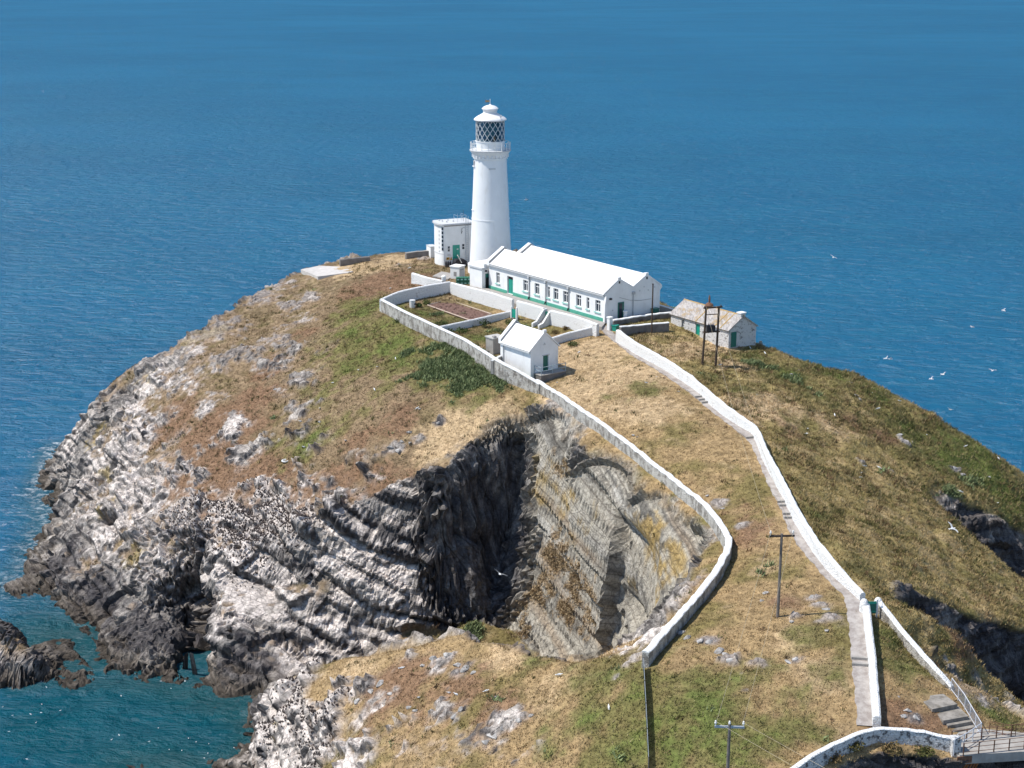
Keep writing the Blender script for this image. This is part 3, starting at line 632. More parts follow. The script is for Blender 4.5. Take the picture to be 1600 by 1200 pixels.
# waves break on the open western side
foam_zone = np.exp(-((SP3[:, 0] + 84) / 13) ** 2) * sstep(184, 200, SP3[:, 1]) * sstep(278, 258, SP3[:, 1])
g = G('sea_water'); p = g.pos()
deep = g.attr('shal', 2); dp = g.attr('depth', 2); fz = g.attr('foamz', 2)
pw = g.n('Mapping', {'Vector': p, 'Rotation': (0, 0, math.radians(14)), 'Scale': (.6, 1.0, 1.0)})
w1 = g.noise(pw, .30, 7, .62, .4); w2 = g.noise(pw, 1.1, 5, .6, .3); w3 = g.noise(g.scale(p, (.6, 1, 1)), .012, 6, .62)
w4 = g.noise(g.scale(p, (.7, 1, 1)), .0035, 5, .6)
c = g.mix(g.mapr(w4, .34, .66), (.0018, .086, .180), (.0040, .106, .212))
c = g.mix(g.mapr(w3, .42, .70, 0, .7), c, (.0016, .082, .166))
c = g.mix(g.mapr(g.noise(pw, .07, 6, .65), .46, .64, 0, .45), c, (.0055, .112, .205))
c = g.mix(g.mapr(deep, .12, .85), c, (.0014, .064, .092))
c = g.mix(g.mapr(g.math('ADD', dp, g.math('MULTIPLY', w2, 1.6)), -3.2, -.2, 0, .5), c, (.016, .062, .060))
cap = g.math('MULTIPLY', g.mapr(deep, .5, .1), g.math('MULTIPLY', g.mapr(g.noise(pw, .40, 8, .74), .735, .77), g.mapr(w3, .40, .55)))
shore_f = g.math('MULTIPLY', g.mapr(dp, -2.6, -.2), g.mapr(g.noise(p, .8, 6, .7), .47, .62))
shore_f = g.math('MULTIPLY', shore_f, g.math('MULTIPLY_ADD', fz, .8, .03))
surf = g.math('MULTIPLY', fz, g.mapr(g.noise(g.n('Mapping', {'Vector': p, 'Rotation': (0, 0, .5), 'Scale': (.5, 1.5, 1)}), .55, 7, .75, 1.0), .56, .68))
surf = g.math('MULTIPLY', surf, g.mapr(dp, -6.5, -1.0))
foam = g.math('MAXIMUM', g.math('MAXIMUM', cap, shore_f), surf, clamp=True)
c = g.mix(foam, c, (.75, .78, .80))
hh = g.math('ADD', g.math('MULTIPLY', w1, 2.4), g.math('MULTIPLY', w2, .5))
nm = g.bump(hh, 1.0, .75)
dif = g.n('BsdfDiffuse', {'Color': c, 'Normal': nm}); gls = g.n('BsdfGlossy', {'Color': (.9, .95, 1, 1), 'Roughness': .22, 'Normal': nm})
fac = g.mapr(g.n('LayerWeight', {'Blend': .5}, out=1), .55, 1.0, .02, .115, smooth=False)
fac = g.math('MULTIPLY', fac, g.math('SUBTRACT', 1.0, foam))
g.t.links.new(g.n('MixShader', {0: fac, 1: dif, 2: gls}), g.out.inputs[0])
M_SEA = g.m
n_x, n_y = len(sx), len(sy)
idx = np.arange(n_x * n_y).reshape(n_y, n_x)
F = np.stack([idx[:-1, :-1], idx[:-1, 1:], idx[1:, 1:], idx[1:, :-1]], -1).reshape(-1, 4)
sea = big_mesh('sea', SP3, F, M_SEA, {'shal': shal, 'depth': dep.ravel(), 'foamz': foam_zone}, smooth=True, kind='structure')

# ------------------------------------------------------------------ building kit
class MB:
    def __init__(self): self.v, self.f = [], []
    def add(self, verts, faces):
        o = len(self.v); self.v += [tuple(q) for q in verts]; self.f += [tuple(i + o for i in f) for f in faces]; return self
    def quad(self, *q): return self.add(q, [tuple(range(len(q)))])
    def box(self, x0, x1, y0, y1, z0, z1):
        return self.add([(x0, y0, z0), (x1, y0, z0), (x1, y1, z0), (x0, y1, z0), (x0, y0, z1), (x1, y0, z1), (x1, y1, z1), (x0, y1, z1)],
                        [(3, 2, 1, 0), (4, 5, 6, 7), (0, 1, 5, 4), (1, 2, 6, 5), (2, 3, 7, 6), (3, 0, 4, 7)])
    def hexa(self, lower, upper):
        n = len(lower)
        return self.add(list(lower) + list(upper), [tuple(range(n))[::-1], tuple(range(n, 2 * n))] + [(i, (i + 1) % n, n + (i + 1) % n, n + i) for i in range(n)])
    def prism(self, poly, a, b, axis=0):
        """Polygon (two coordinates) pushed along an axis: 0 = along x, 1 = along y, 2 = along z."""
        def m(q, t): return (t, q[0], q[1]) if axis == 0 else ((q[0], t, q[1]) if axis == 1 else (q[0], q[1], t))
        return self.hexa([m(q, a) for q in poly], [m(q, b) for q in poly])
    def lathe(self, prof, n=32, cx=0, cy=0, a0=0.0):
        vs = [(cx + r * math.cos(a0 + 2 * math.pi * k / n), cy + r * math.sin(a0 + 2 * math.pi * k / n), z) for r, z in prof for k in range(n)]
        fs = [(i * n + k, i * n + (k + 1) % n, (i + 1) * n + (k + 1) % n, (i + 1) * n + k) for i in range(len(prof) - 1) for k in range(n)]
        fs += [tuple(range(n))[::-1], tuple(range((len(prof) - 1) * n, len(prof) * n))]
        return self.add(vs, fs)
    def tube(self, pts, r, n=6, r2=None):
        pts = [Vector(q) for q in pts]; rings = []
        for i, q in enumerate(pts):
            d = (pts[min(i + 1, len(pts) - 1)] - pts[max(i - 1, 0)]).normalized()
            a = d.orthogonal().normalized() if abs(d.z) > .95 else Vector((0, 0, 1)).cross(d).normalized(); b = d.cross(a)
            rr = r if r2 is None else r + (r2 - r) * i / max(1, len(pts) - 1)
            rings.append([q + (a * math.cos(2 * math.pi * k / n) + b * math.sin(2 * math.pi * k / n)) * rr for k in range(n)])
        vs = [v for rg in rings for v in rg]; m = len(pts)
        fs = [(i * n + k, i * n + (k + 1) % n, (i + 1) * n + (k + 1) % n, (i + 1) * n + k) for i in range(m - 1) for k in range(n)]
        fs += [tuple(range(n))[::-1], tuple(range((m - 1) * n, m * n))]
        return self.add(vs, fs)
    def face_holes(self, L, Hh, holes, y=0.0, depth=0.22, base=0.0):
        """Upright face in the x-z plane (outward = -y) with rectangular openings and their reveals."""
        xs = sorted({0, L, *[h[0] for h in holes], *[h[1] for h in holes]}); zs = sorted({base, Hh, *[h[2] for h in holes], *[h[3] for h in holes]})
        for a, b in zip(xs[:-1], xs[1:]):
            for c, d in zip(zs[:-1], zs[1:]):
                if any(h[0] <= (a + b) / 2 <= h[1] and h[2] <= (c + d) / 2 <= h[3] for h in holes): continue
                self.quad((a, y, c), (b, y, c), (b, y, d), (a, y, d))
        for a, b, c, d in holes:
            e = y + depth
            self.quad((a, y, c), (a, y, d), (a, e, d), (a, e, c)); self.quad((b, y, d), (b, y, c), (b, e, c), (b, e, d))
            self.quad((a, y, d), (b, y, d), (b, e, d), (a, e, d)); self.quad((b, y, c), (a, y, c), (a, e, c), (b, e, c))
        return self
    def build(self, name, mat, parent=None, smooth=False, loc=None, rz=0.0, **props):
        o = obj(name, self.v, self.f, mat, parent, False, **props)
        if smooth:
            me = o.data
            me.polygons.foreach_set('use_smooth', [True] * len(me.polygons))
            me.set_sharp_from_angle(angle=math.radians(40))
        if loc: o.location = loc; o.rotation_euler = (0, 0, rz)
        return o
def thing(name, label, cat, loc=(0, 0, 0), rz=0.0, group=None):
    o = bpy.data.objects.new(name, None); COL.objects.link(o)
    o.empty_display_size = 0.2
    o.location = loc; o.rotation_euler = (0, 0, rz); o['label'] = label; o['category'] = cat; o['kind'] = 'thing'
    if group: o['group'] = group
    return o
def tag(o, label, cat, group=None):
    o['label'] = label; o['category'] = cat; o['kind'] = 'thing'
    if group: o['group'] = group
    return o
def dup(root, loc, rz=None, label=None, scale=None):
    r = root.copy(); COL.objects.link(r); r.location = loc
    if rz is not None: r.rotation_euler = (root.rotation_euler[0], root.rotation_euler[1], rz)
    if scale: r.scale = (scale,) * 3
    if label: r['label'] = label
    for ch in list(root.children):
        c = ch.copy(); COL.objects.link(c); c.parent = r
        for gc in list(ch.children):
            d = gc.copy(); COL.objects.link(d); d.parent = c
    return r
def frame(A, B):
    L = math.hypot(B[0] - A[0], B[1] - A[1])
    return L, math.atan2(B[1] - A[1], B[0] - A[0])
def proj(x, y, z):
    d = y * CP - (z - CAM_H) * SP
    return 800 + FPX * x / d, 600 - FPX * (y * SP + (z - CAM_H) * CP) / d
def along(A, ang, z, px):
    """Distance along a front (from A, heading ang) of the point seen at photo column px."""
    lo, hi = -5.0, 60.0
    for _ in range(50):
        m = (lo + hi) / 2
        if proj(A[0] + math.cos(ang) * m, A[1] + math.sin(ang) * m, z)[0] < px: lo = m
        else: hi = m
    return lo

# ------------------------------------------------------------------ shared materials
M_WHITE = plain('white_plaster', (.80, .80, .79), .75, .25, .05, .6, bump=.08, dirt=(.56, .53, .48), dirt_amt=.5)
M_TOWER = plain('tower_white_paint', (.80, .81, .82), .55, .35, .03, .4, bump=.05, dirt=(.62, .60, .57), dirt_amt=.5)
M_ROOF = plain('white_painted_roof', (.81, .81, .80), .7, .25, .04, .8, bump=.12, dirt=(.66, .65, .62), dirt_amt=.5)
M_TRIM = plain('grey_white_trim', (.55, .56, .57), .7, .25, .06, 2)
M_LEAD = plain('lead_flashing', (.30, .29, .28), .7, .3, .1, 2)
M_GREEN = plain('green_gloss_door_paint', (.012, .29, .215), .35, .5, .06, 2)
M_DKGREEN = plain('dark_green_paint', (.008, .135, .105), .4, .5, .06, 2)
M_PALEGREEN = plain('faded_green_plinth_paint', (.10, .40, .30), .7, .3, .10, 2)
M_SILL = plain('pale_green_sill_paint', (.30, .56, .50), .6, .3, .08, 2)
M_FRAME = plain('white_window_frame', (.74, .74, .73), .5, .4, .04, 3)
M_PIPE = plain('grey_drainpipe', (.42, .43, .44), .5, .4, .08, 3)
M_DARK = plain('dark_opening', (.015, .017, .02), .5, .4, .1, 2)
M_GLASS = plain('dark_window_glass', (.03, .04, .055), .12, .6, .15, .8)
M_RUST = plain('rusty_iron', (.16, .085, .055), .85, .2, .25, 4, bump=.2)
M_BLACK = plain('black_machine_paint', (.018, .018, .026), .5, .4, .2, 3)
M_STEEL = plain('galvanised_steel', (.45, .47, .49), .45, .5, .08, 4, metal=.4)
M_WOOD = plain('weathered_pole_timber', (.085, .062, .048), .9, .15, .22, 3, bump=.3)
M_WOODG = plain('grey_pole_timber', (.17, .15, .135), .9, .15, .2, 3, bump=.3)
M_CERAMIC = plain('white_ceramic', (.72, .72, .70), .3, .5, .03, 3)
M_CONC = plain('grey_concrete', (.34, .32, .295), .9, .2, .14, 1.2, bump=.25, dirt=(.18, .17, .15), dirt_amt=.6)
M_CONCD = plain('dark_rendered_wall', (.20, .185, .175), .9, .2, .16, 1.4, bump=.25, dirt=(.11, .10, .09), dirt_amt=.6)
M_ORANGE = plain('amber_sign', (.65, .33, .02), .6, .3, .05, 3)
M_WIRE = plain('cable', (.40, .34, .24), .6, .3, .05, 2)
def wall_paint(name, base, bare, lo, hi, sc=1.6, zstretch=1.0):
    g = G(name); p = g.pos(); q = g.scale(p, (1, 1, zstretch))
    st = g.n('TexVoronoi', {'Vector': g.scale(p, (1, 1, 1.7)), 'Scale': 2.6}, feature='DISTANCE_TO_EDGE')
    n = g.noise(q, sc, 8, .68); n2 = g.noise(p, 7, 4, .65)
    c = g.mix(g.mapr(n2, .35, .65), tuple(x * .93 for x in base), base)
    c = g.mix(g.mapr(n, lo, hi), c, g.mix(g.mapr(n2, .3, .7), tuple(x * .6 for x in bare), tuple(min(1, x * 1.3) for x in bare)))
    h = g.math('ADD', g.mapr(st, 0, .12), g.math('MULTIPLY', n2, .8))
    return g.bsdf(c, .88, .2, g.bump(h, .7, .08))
M_WALLW = wall_paint('limewashed_stone_wall', (.80, .80, .79), (.46, .43, .39), .57, .74)
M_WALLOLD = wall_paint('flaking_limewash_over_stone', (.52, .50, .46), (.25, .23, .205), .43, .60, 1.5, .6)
M_WALLRUB = wall_paint('patchy_whitewashed_rubble', (.66, .65, .64), (.13, .125, .125), .50, .62, 2.2)
M_COTT = wall_paint('cottage_whitewashed_stone', (.68, .67, .66), (.22, .21, .21), .52, .66, 1.8, 1.4)

# ------------------------------------------------------------------ lighthouse
TX, TY, TZ = W(767, 424, 34.0)
TX = W(766.8, 424, 34.0)[0]
def zt(py): return CAM_H - TY * math.tan(PITCH + math.atan((py - 600) / FPX))
zz = lambda py: zt(py) - TZ
tower = thing('lighthouse', 'tall tapering white lighthouse tower with lattice lantern and weathervane', 'lighthouse', (TX, TY, TZ))
zc = zz(240)
prof = [(3.75, -1.2), (3.75, 1.3), (3.62, 1.42), (3.44, 1.5)]
for k in range(1, 15):
    t = k / 14; prof.append((3.44 + (2.60 - 3.44) * (t ** 0.9), 1.5 + (zc - 1.9) * t))
MB().lathe(prof, 64).build('tower_shaft', M_TOWER, tower, True)
MB().lathe([(3.10, zc * .455), (3.10, zc * .455 + .1), (3.0, zc * .455 + .1), (3.0, zc * .455)], 64).build('string_course', M_TOWER, tower, True)
MB().lathe([(2.60, zc - .75), (2.78, zc - .70), (2.78, zc - .5), (2.70, zc - .45), (2.85, zc - .15), (3.1, zc + .25), (3.22, zc + .42), (3.22, zc + .62)], 64).build('corbel', M_TOWER, tower, True)
br = MB().box(2.62, 2.98, -.13, .13, zc - .45, zc - .05)
b0 = None
for k in range(26):
    b = br.build('bracket', M_TOWER, tower) if b0 is None else b0.copy()
    if b0 is None: b0 = b
    else: COL.objects.link(b); b.parent = tower
    b.rotation_euler = (0, 0, 2 * math.pi * k / 26)
deck = zc + .66
MB().lathe([(3.30, deck - .16), (3.34, deck - .1), (3.34, deck), (2.0, deck + .02)], 64).build('gallery_deck', M_TRIM, tower, True)
b0 = None
for k in range(18):
    if b0 is None:
        b0 = MB().box(3.15, 3.24, -.05, .05, deck, deck + 1.22).build('baluster', M_FRAME, tower); b = b0
    else: b = b0.copy(); COL.objects.link(b); b.parent = tower
    b.rotation_euler = (0, 0, 2 * math.pi * (k + .3) / 18)
for h in (.62, 1.2):
    MB().tube([(3.195 * math.cos(2 * math.pi * k / 48), 3.195 * math.sin(2 * math.pi * k / 48), deck + h) for k in range(49)], .03, 5).build('gallery_rail', M_FRAME, tower)
zg0, zg1 = zz(219.5), zz(186.5)
MB().lathe([(2.42, deck + .01), (2.42, deck + .25), (2.34, deck + .3), (2.34, zg0 - .12), (2.42, zg0 - .1), (2.42, zg0)], 48).build('lantern_base', M_TOWER, tower, True)
g = G('lantern_glass')
tr = g.n('BsdfTransparent', {'Color': (.36, .44, .50, 1)}); gl = g.n('BsdfGlossy', {'Color': (.9, .95, 1, 1), 'Roughness': .03})
mx = g.n('MixShader', {0: .14, 1: tr, 2: gl}); g.t.links.new(mx, g.out.inputs[0])
glass = MB()
n = 32
for k in range(n):
    a, b = 2 * math.pi * k / n, 2 * math.pi * (k + 1) / n
    glass.quad((2.24 * math.cos(a), 2.24 * math.sin(a), zg0), (2.24 * math.cos(b), 2.24 * math.sin(b), zg0), (2.24 * math.cos(b), 2.24 * math.sin(b), zg1), (2.24 * math.cos(a), 2.24 * math.sin(a), zg1))
glass.build('lantern_glazing', g.m, tower)
nb = 16; sweep = 2 * math.pi / nb * 2.5
for s in (-1, 1):
    b0 = None
    for k in range(nb):
        if b0 is None:
            m = MB(); m.tube([(2.28 * math.cos(s * sweep * t / 8), 2.28 * math.sin(s * sweep * t / 8), zg0 + (zg1 - zg0) * t / 8) for t in range(9)], .042, 5)
            b0 = m.build('glazing_bar', M_FRAME, tower); b = b0
        else: b = b0.copy(); COL.objects.link(b); b.parent = tower
        b.rotation_euler = (0, 0, 2 * math.pi * k / nb)
M_LENS = plain('lens_glass', (.16, .30, .27), .08, .9, .3, 1.2)
zm = (zg0 + zg1) / 2
MB().lathe([(.55, zm - 1.25), (.95, zm - .8), (1.12, zm - .3), (1.15, zm + .1), (1.05, zm + .6), (.75, zm + 1.0), (.3, zm + 1.25)], 16).build('lens', M_LENS, tower, False)
MB().lathe([(1.0, zg0 - .3), (1.0, zg0 + .35), (.5, zg0 + .4), (.5, zm - 1.2)], 16).build('lens_pedestal', M_BLACK, tower, True)
MB().lathe([(2.1, zg1 - .25), (2.1, zg1 - .1)], 32).build('lantern_ceiling', M_DARK, tower)
b0 = MB().box(1.9, 2.1, -1.0, 1.0, zg0, zg1 - .5).build('added_dark_panel', plain('painted_lantern_gloom', (.03, .04, .05), .7, .3, .2, 2), tower)  # dark panel added inside; its colour imitates the lantern's shaded interior
b0.rotation_euler = (0, 0, math.radians(75))
ze = zz(185); zv = zz(176); zd = zz(169.5); zp = zz(163.5)
M_LROOF = plain('lantern_roof_white', (.80, .78, .77), .5, .4, .04, 1, dirt=(.55, .47, .42), dirt_amt=.5)
MB().lathe([(2.3, ze - .34), (2.60, ze - .26), (2.63, ze - .1), (2.55, ze), (2.15, ze + .32), (1.6, ze + .62), (1.18, zv - .05), (1.12, zv)], 48).build('lantern_roof', M_LROOF, tower, True)
MB().lathe([(1.10, zv - .02), (1.10, zv + .15), (1.2, zd - .14), (1.34, zd - .06), (1.34, zd), (1.1, zd + .25), (.7, zd + .45), (.2, zp - .02), (.1, zp + .1)], 32).build('vent_cowl', M_LROOF, tower, True)
MB().tube([(0, 0, zp), (0, 0, zz(154.5))], .05, 6).build('finial', M_FRAME, tower)
vane = MB().prism([(-.85, zz(159.8)), (-.1, zz(159.4)), (-.1, zz(156.8)), (-.85, zz(156.4)), (-.7, zz(158))], -.02, .02, 1).build('weather_vane', plain('gilded_vane', (.42, .25, .12), .5, .5, .1, 3), tower)
MB().box(1.55, 1.85, -1.9, -1.6, ze + .3, ze + .62).build('roof_step', M_LROOF, tower)
def tower_window(az, z0, w, h, r, two=False):
    ca, sa = math.cos(az), math.sin(az)
    wd = MB().box(r - .35, r + .03, -w / 2, w / 2, z0, z0 + h).build('window', M_GLASS, tower); wd.rotation_euler = (0, 0, az)
    m = MB().box(r + .032, r + .075, -w / 2 - .05, -w / 2 + .05, z0, z0 + h).box(r + .032, r + .075, w / 2 - .05, w / 2 + .05, z0, z0 + h)
    m.box(r + .034, r + .072, -w / 2 + .05, w / 2 - .05, z0 + h - .08, z0 + h)
    if two: m.box(r + .032, r + .077, -.11, .11, z0, z0 + h)
    m.build('window_frame', M_FRAME, wd)
    MB().box(r - .2, r + .22, -w / 2 - .18, w / 2 + .18, z0 - .16, z0 - .02).build('window_sill', M_TOWER, wd)
tower_window(math.radians(-76), zz(384), .78, 1.25, 3.08, True)
tower_window(math.radians(196), zz(326), .6, 1.0, 2.86)
tower_window(math.radians(196), zz(258), .5, .8, 2.66)
v = MB().box(2.60, 2.72, -.55, .55, zz(261.5), zz(259.5)).build('vent_slot', M_TRIM, tower); v.rotation_euler = (0, 0, math.radians(-83))

# linking block and porch at the foot of the tower
PA, PB = W(734, 447, 33.9), W(753, 452, 33.9)
L, ang = frame(PA, PB)
porch = thing('porch', 'flat roofed white porch with dark green doorway at the tower foot', 'porch', (PA[0], PA[1], 33.9), ang)
D = 5.5; hh = 3.15
m = MB().box(0, L, .02, D, -.6, hh); m.build('wall', M_WHITE, porch)
MB().box(-.14, L + .14, -.12, D + .1, hh, hh + .22).build('cornice', M_TRIM, porch)
MB().box(.3, L - .05, .5, D, hh + .22, hh + .75).build('roof', M_WHITE, porch)
MB().box(L + .002, L + .03, .7, 1.65, -.1, 2.35).build('doorway', M_DARK, porch)
MB().box(L + .002, L + .06, .68, 1.67, 1.75, 2.37).build('fanlight', M_DKGREEN, porch)
MB().lathe([(.16, hh - .45), (.16, hh - .2)], 10, L + .12, .75).build('lamp', M_BLACK, porch)
MB().box(L + .03, L + .12, 1.2, 1.6, hh - .5, hh - .18).build('alarm_box', plain('pinkish_white_box', (.75, .6, .6), .5, .3, .05, 2), porch)

# ------------------------------------------------------------------ long keepers' building
A, B = W(764, 450, 34), W(945, 503, 34)
L, ang = frame(A, B)
D, EH, RH = 10.3, 4.0, 1.78
house = thing('keepers_house', 'long low white keepers house with twin pitched roof and green plinth', 'house', (A[0], A[1], 34), ang)
wins = [(778, .95, 1), (821, 1.15, 1), (839, 1.15, 1), (857, .62, 0), (868.5, 1.15, 1), (883.5, 1.15, 1), (904, 1.15, 1), (918.5, .62, 0), (934, 1.15, 1)]
holes, wspec = [], []
for px, w, two in wins:
    u = along(A, ang, 36.1, px); holes.append((u - w / 2, u + w / 2, 1.15, 2.85)); wspec.append((u, w, two))
du = along(A, ang, 35.5, 797); holes.append((du - .75, du + .75, .05, 2.75))
m = MB().face_holes(L, EH, holes, 0.0, .3, -.9)
gab = [(0, -.9), (D, -.9), (D, EH), (D * .75, EH + RH), (D / 2, EH + .25), (D * .25, EH + RH), (0, EH)]
m.add([(L, y, z) for y, z in gab], [tuple(range(7))]); m.add([(0, y, z) for y, z in gab], [tuple(range(7))[::-1]])
m.quad((0, D, -.9), (0, D, EH), (L, D, EH), (L, D, -.9))
m.build('wall', M_WHITE, house)
# roofs (two ridges), each slope a slab
def slope(p, q, name, x0, x1, th=.14, over=0.0):
    (y0, z0), (y1, z1) = p, q
    n_ = Vector((-(z1 - z0), y1 - y0)).normalized()
    if n_.y < 0: n_ = -n_
    MB().prism([(y0, z0), (y1, z1), (y1 + n_.x * th, z1 + n_.y * th), (y0 + n_.x * th, z0 + n_.y * th)], x0, x1, 0).build(name, M_ROOF, house)
slope((-.28, EH - .12), (D * .25, EH + RH), 'roof_slope', .3, L - .003)
slope((D * .25, EH + RH - .01), (D * .5, EH + .27), 'roof_slope', .3, L - .004)
slope((D * .5, EH + .26), (D * .75, EH + RH), 'roof_slope', .3, L - .003)
slope((D * .75, EH + RH - .01), (D + .28, EH - .12), 'roof_slope', .3, L - .004)
for yc in (D * .25, D * .75):
    MB().tube([(.3, yc, EH + RH + .12), (L - .2, yc, EH + RH + .12)], .10, 8).build('ridge_capping', M_ROOF, house)
# raised gable copings: left end over both ridges, right end along the verge
def coping(x0, x1, p, q, lift, th):
    (y0, z0), (y1, z1) = p, q
    MB().prism([(y0, z0 - .2), (y1, z1 - .2), (y1, z1 + lift), (y0, z0 + lift)], x0, x1, 0).build('gable_coping', M_WHITE, house)
    MB().prism([(y0 + .01, z0 + .1), (y1 - .01, z1 + .1), (y1 - .01, z1 + lift - .08), (y0 + .01, z0 + lift - .08)], x1 + .002, x1 + .035, 0).build('flashing', M_LEAD, house)
coping(-.15, .55, (-.35, EH - .1), (D * .25, EH + RH), .55, .3)
coping(-.149, .549, (D * .25, EH + RH), (D * .5, EH + .3), .55, .3)
coping(-.15, .55, (D * .5, EH + .3), (D * .75, EH + RH), .55, .3)
coping(-.149, .549, (D * .75, EH + RH), (D + .3, EH - .1), .55, .3)
for yc, (ya, za), (yb, zb) in ((D * .25, (-.2, EH - .02), (D * .5, EH + .32)), (D * .75, (D * .5, EH + .32), (D + .2, EH))):
    for (yy, z_) in ((ya, za), (yb, zb)):
        MB().prism([(yc, EH + RH + .02), (yy, z_ + .02), (yy, z_ + .2), (yc, EH + RH + .22)], L - .3, L + .02, 0).build('verge', M_ROOF, house)
    MB().box(L - .4, L + .06, yc - .28, yc + .28, EH + RH + .08, EH + RH + .36).build('apex_stone', M_WHITE, house)
    MB().box(L + .004, L + .05, yc - .12, yc + .12, EH + RH - .55, EH + RH - .2).build('gable_vent', M_DARK, house)
MB().box(.6, L - .1, -.34, -.12, EH - .30, EH - .16).build('gutter', M_TRIM, house)
MB().box(.05, L - .05, -.06, -.003, EH - .42, EH - .30).build('eaves_board', M_TRIM, house)
# green plinth in the stretches between doors
for a, b in ((0.05, du - .8), (du + .8, L - .003)):
    MB().box(a, b, -.05, -.002, -.5, .46).build('plinth', M_PALEGREEN, house)
MB().box(L + .002, L + .05, .02, D, -.5, .25).build('plinth', M_TRIM, house)
for (u, w, two) in wspec:
    wd = MB()
    z0, z1, y0, y1 = 1.15, 2.85, .17, .25
    wd.box(u - w / 2, u - w / 2 + .09, y0, y1, z0, z1).box(u + w / 2 - .09, u + w / 2, y0, y1, z0, z1)
    wd.box(u - w / 2 + .09, u + w / 2 - .09, y0, y1, z1 - .09, z1).box(u - w / 2 + .09, u + w / 2 - .09, y0, y1, z0, z0 + .09)
    wd.box(u - w / 2 + .09, u + w / 2 - .09, y0 + .003, y1, z0 + 1.12, z0 + 1.22)
    if two: wd.box(u - .05, u + .05, y0 + .002, y1, z0 + .09, z1 - .09)
    wo_ = wd.build('window', M_FRAME, house)
    for sx_ in ((-1, 1) if two else (0,)):
        for (za, zb) in ((z0 + .09, z0 + 1.12), (z0 + 1.22, z1 - .09)):
            xa, xb = (u - w / 2 + .09, u - .05) if sx_ == -1 else ((u + .05, u + w / 2 - .09) if sx_ == 1 else (u - w / 2 + .09, u + w / 2 - .09))
            MB().box(xa, xb, .21, .235, za, zb).build('pane', M_GLASS, wo_)
    MB().box(u - w / 2 - .12, u + w / 2 + .12, -.14, .17, z0 - .16, z0 - .003).build('sill', M_SILL, wo_)
MB().box(du - .75, du + .75, .297, .32, .05, 2.75).build('door_recess', M_TRIM, house)
dr = MB().box(du - .62, du + .72, .20, .27, .05, 2.25).build('door', M_GREEN, house)
MB().box(du - .62, du + .72, .20, .26, 2.27, 2.72).build('fanlight', M_DARK, dr)
MB().box(du + .05, du + .08, .19, .2, .1, 2.2).build('door_seam', M_DKGREEN, dr)
MB().box(du - .8, du + .8, -.5, .2, -.3, .04).build('doorstep', M_CONC, house)
for px in (827.5, 853.5, 889):
    u = along(A, ang, 36, px)
    pp = MB().tube([(u, -.12, EH - .3), (u, -.12, .5)], .085, 6).build('downpipe', M_PIPE, house)
    MB().box(u - .16, u + .16, -.32, -.02, EH - .62, EH - .302).build('rainwater_hopper', M_TRIM, pp)
    MB().tube([(u, -.12, .5), (u, -.30, .12)], .1, 6).build('pipe_shoe', M_BLACK, pp)
# right-hand gable: door, lamp, pipe, lean buttress
MB().box(L + .003, L + .09, 2.35, 3.45, -.1, 2.5).build('gable_door', M_DKGREEN, house)
MB().box(L + .092, L + .11, 2.5, 3.1, .1, 2.35).build('door_glass', M_GLASS, house)
MB().box(L + .004, L + .3, .75, 1.05, 3.1, 3.35).build('bulkhead_lamp', M_BLACK, house)
MB().tube([(L + .1, 5.15, 3.35), (L + .1, 5.15, -.2)], .07, 6).build('downpipe', M_PIPE, house)
MB().box(L + .003, L + .3, 4.95, 5.35, 3.35, 3.75).build('rainwater_hopper', M_PIPE, house)
MB().tube([(L + .05, 2.6, 3.2), (L + .05, 4.6, 2.55), (L + .05, 6.6, 2.25), (L + .05, 8.6, 2.25)], .025, 4).build('cable', M_LEAD, house)
for yy, z_ in ((6.4, 3.7), (7.2, 4.2), (8.0, 3.6), (1.4, 1.5), (9.2, 3.9)):
    MB().box(L + .004, L + .06, yy - .09, yy + .09, z_ - .09, z_ + .09).build('tie_plate', M_TRIM, house)
MB().prism([(-.35, -.6), (.42, -.6), (.30, 3.0), (0, 3.7), (-.1, 3.7), (-.28, 2.6)], L - .002, L + .35, 0).build('corner_buttress', M_WHITE, house)
MB().prism([(D - .3, 3.0), (D + .28, 3.7), (D + .28, EH + .1), (D - .3, EH + .1)], L - .25, L + .06, 0).build('kneeler', M_WHITE, house)

# ------------------------------------------------------------------ fog-signal house behind the tower
FA, FB = W(695, 415, 34), W(736, 411.5, 34)
L, ang = frame(FA, FB); L += .6
fog = thing('fog_signal_house', 'white flat roofed engine house with curved end and green double door', 'building', (FA[0], FA[1], 34), ang)
BU = .6
arc = [(0 - BU * math.sin(math.pi * t / 12), 4.2 * (1 - math.cos(math.pi * t / 12)) / 2) for t in range(13)]
plan = [(0, 0), (L, 0), (L, 4.2)] + arc[::-1][0:12]
Hf = 6.75
MB().prism(plan, -1.5, Hf, 2).build('wall', M_WHITE, fog, False)
arc2 = [(-.05 - .85 * math.sin(math.pi * t / 14), -.22 + 4.65 * (1 - math.cos(math.pi * t / 14)) / 2) for t in range(15)]
MB().prism([(-.05, -.22), (L + .2, -.22), (L + .2, 4.43)] + arc2[::-1][0:14], Hf, Hf + .26, 2).build('roof', M_TRIM, fog)
MB().box(-.02, L, -.05, -.005, Hf - .22, Hf - .02).build('painted_eaves_shadow', M_LEAD, fog)  # dark strip imitating the roof overhang's shadow on the wall
dx0 = 1.45
dd = MB().box(dx0, dx0 + 1.25, -.07, -.002, .7, 3.35).build('door', M_GREEN, fog)
MB().box(dx0 + .70, dx0 + 1.0, -.085, -.071, 2.55, 2.72).build('door_plate', M_CERAMIC, dd)
MB().box(dx0 + .62, dx0 + .645, -.08, -.071, .75, 3.3).build('door_seam', M_DKGREEN, dd)
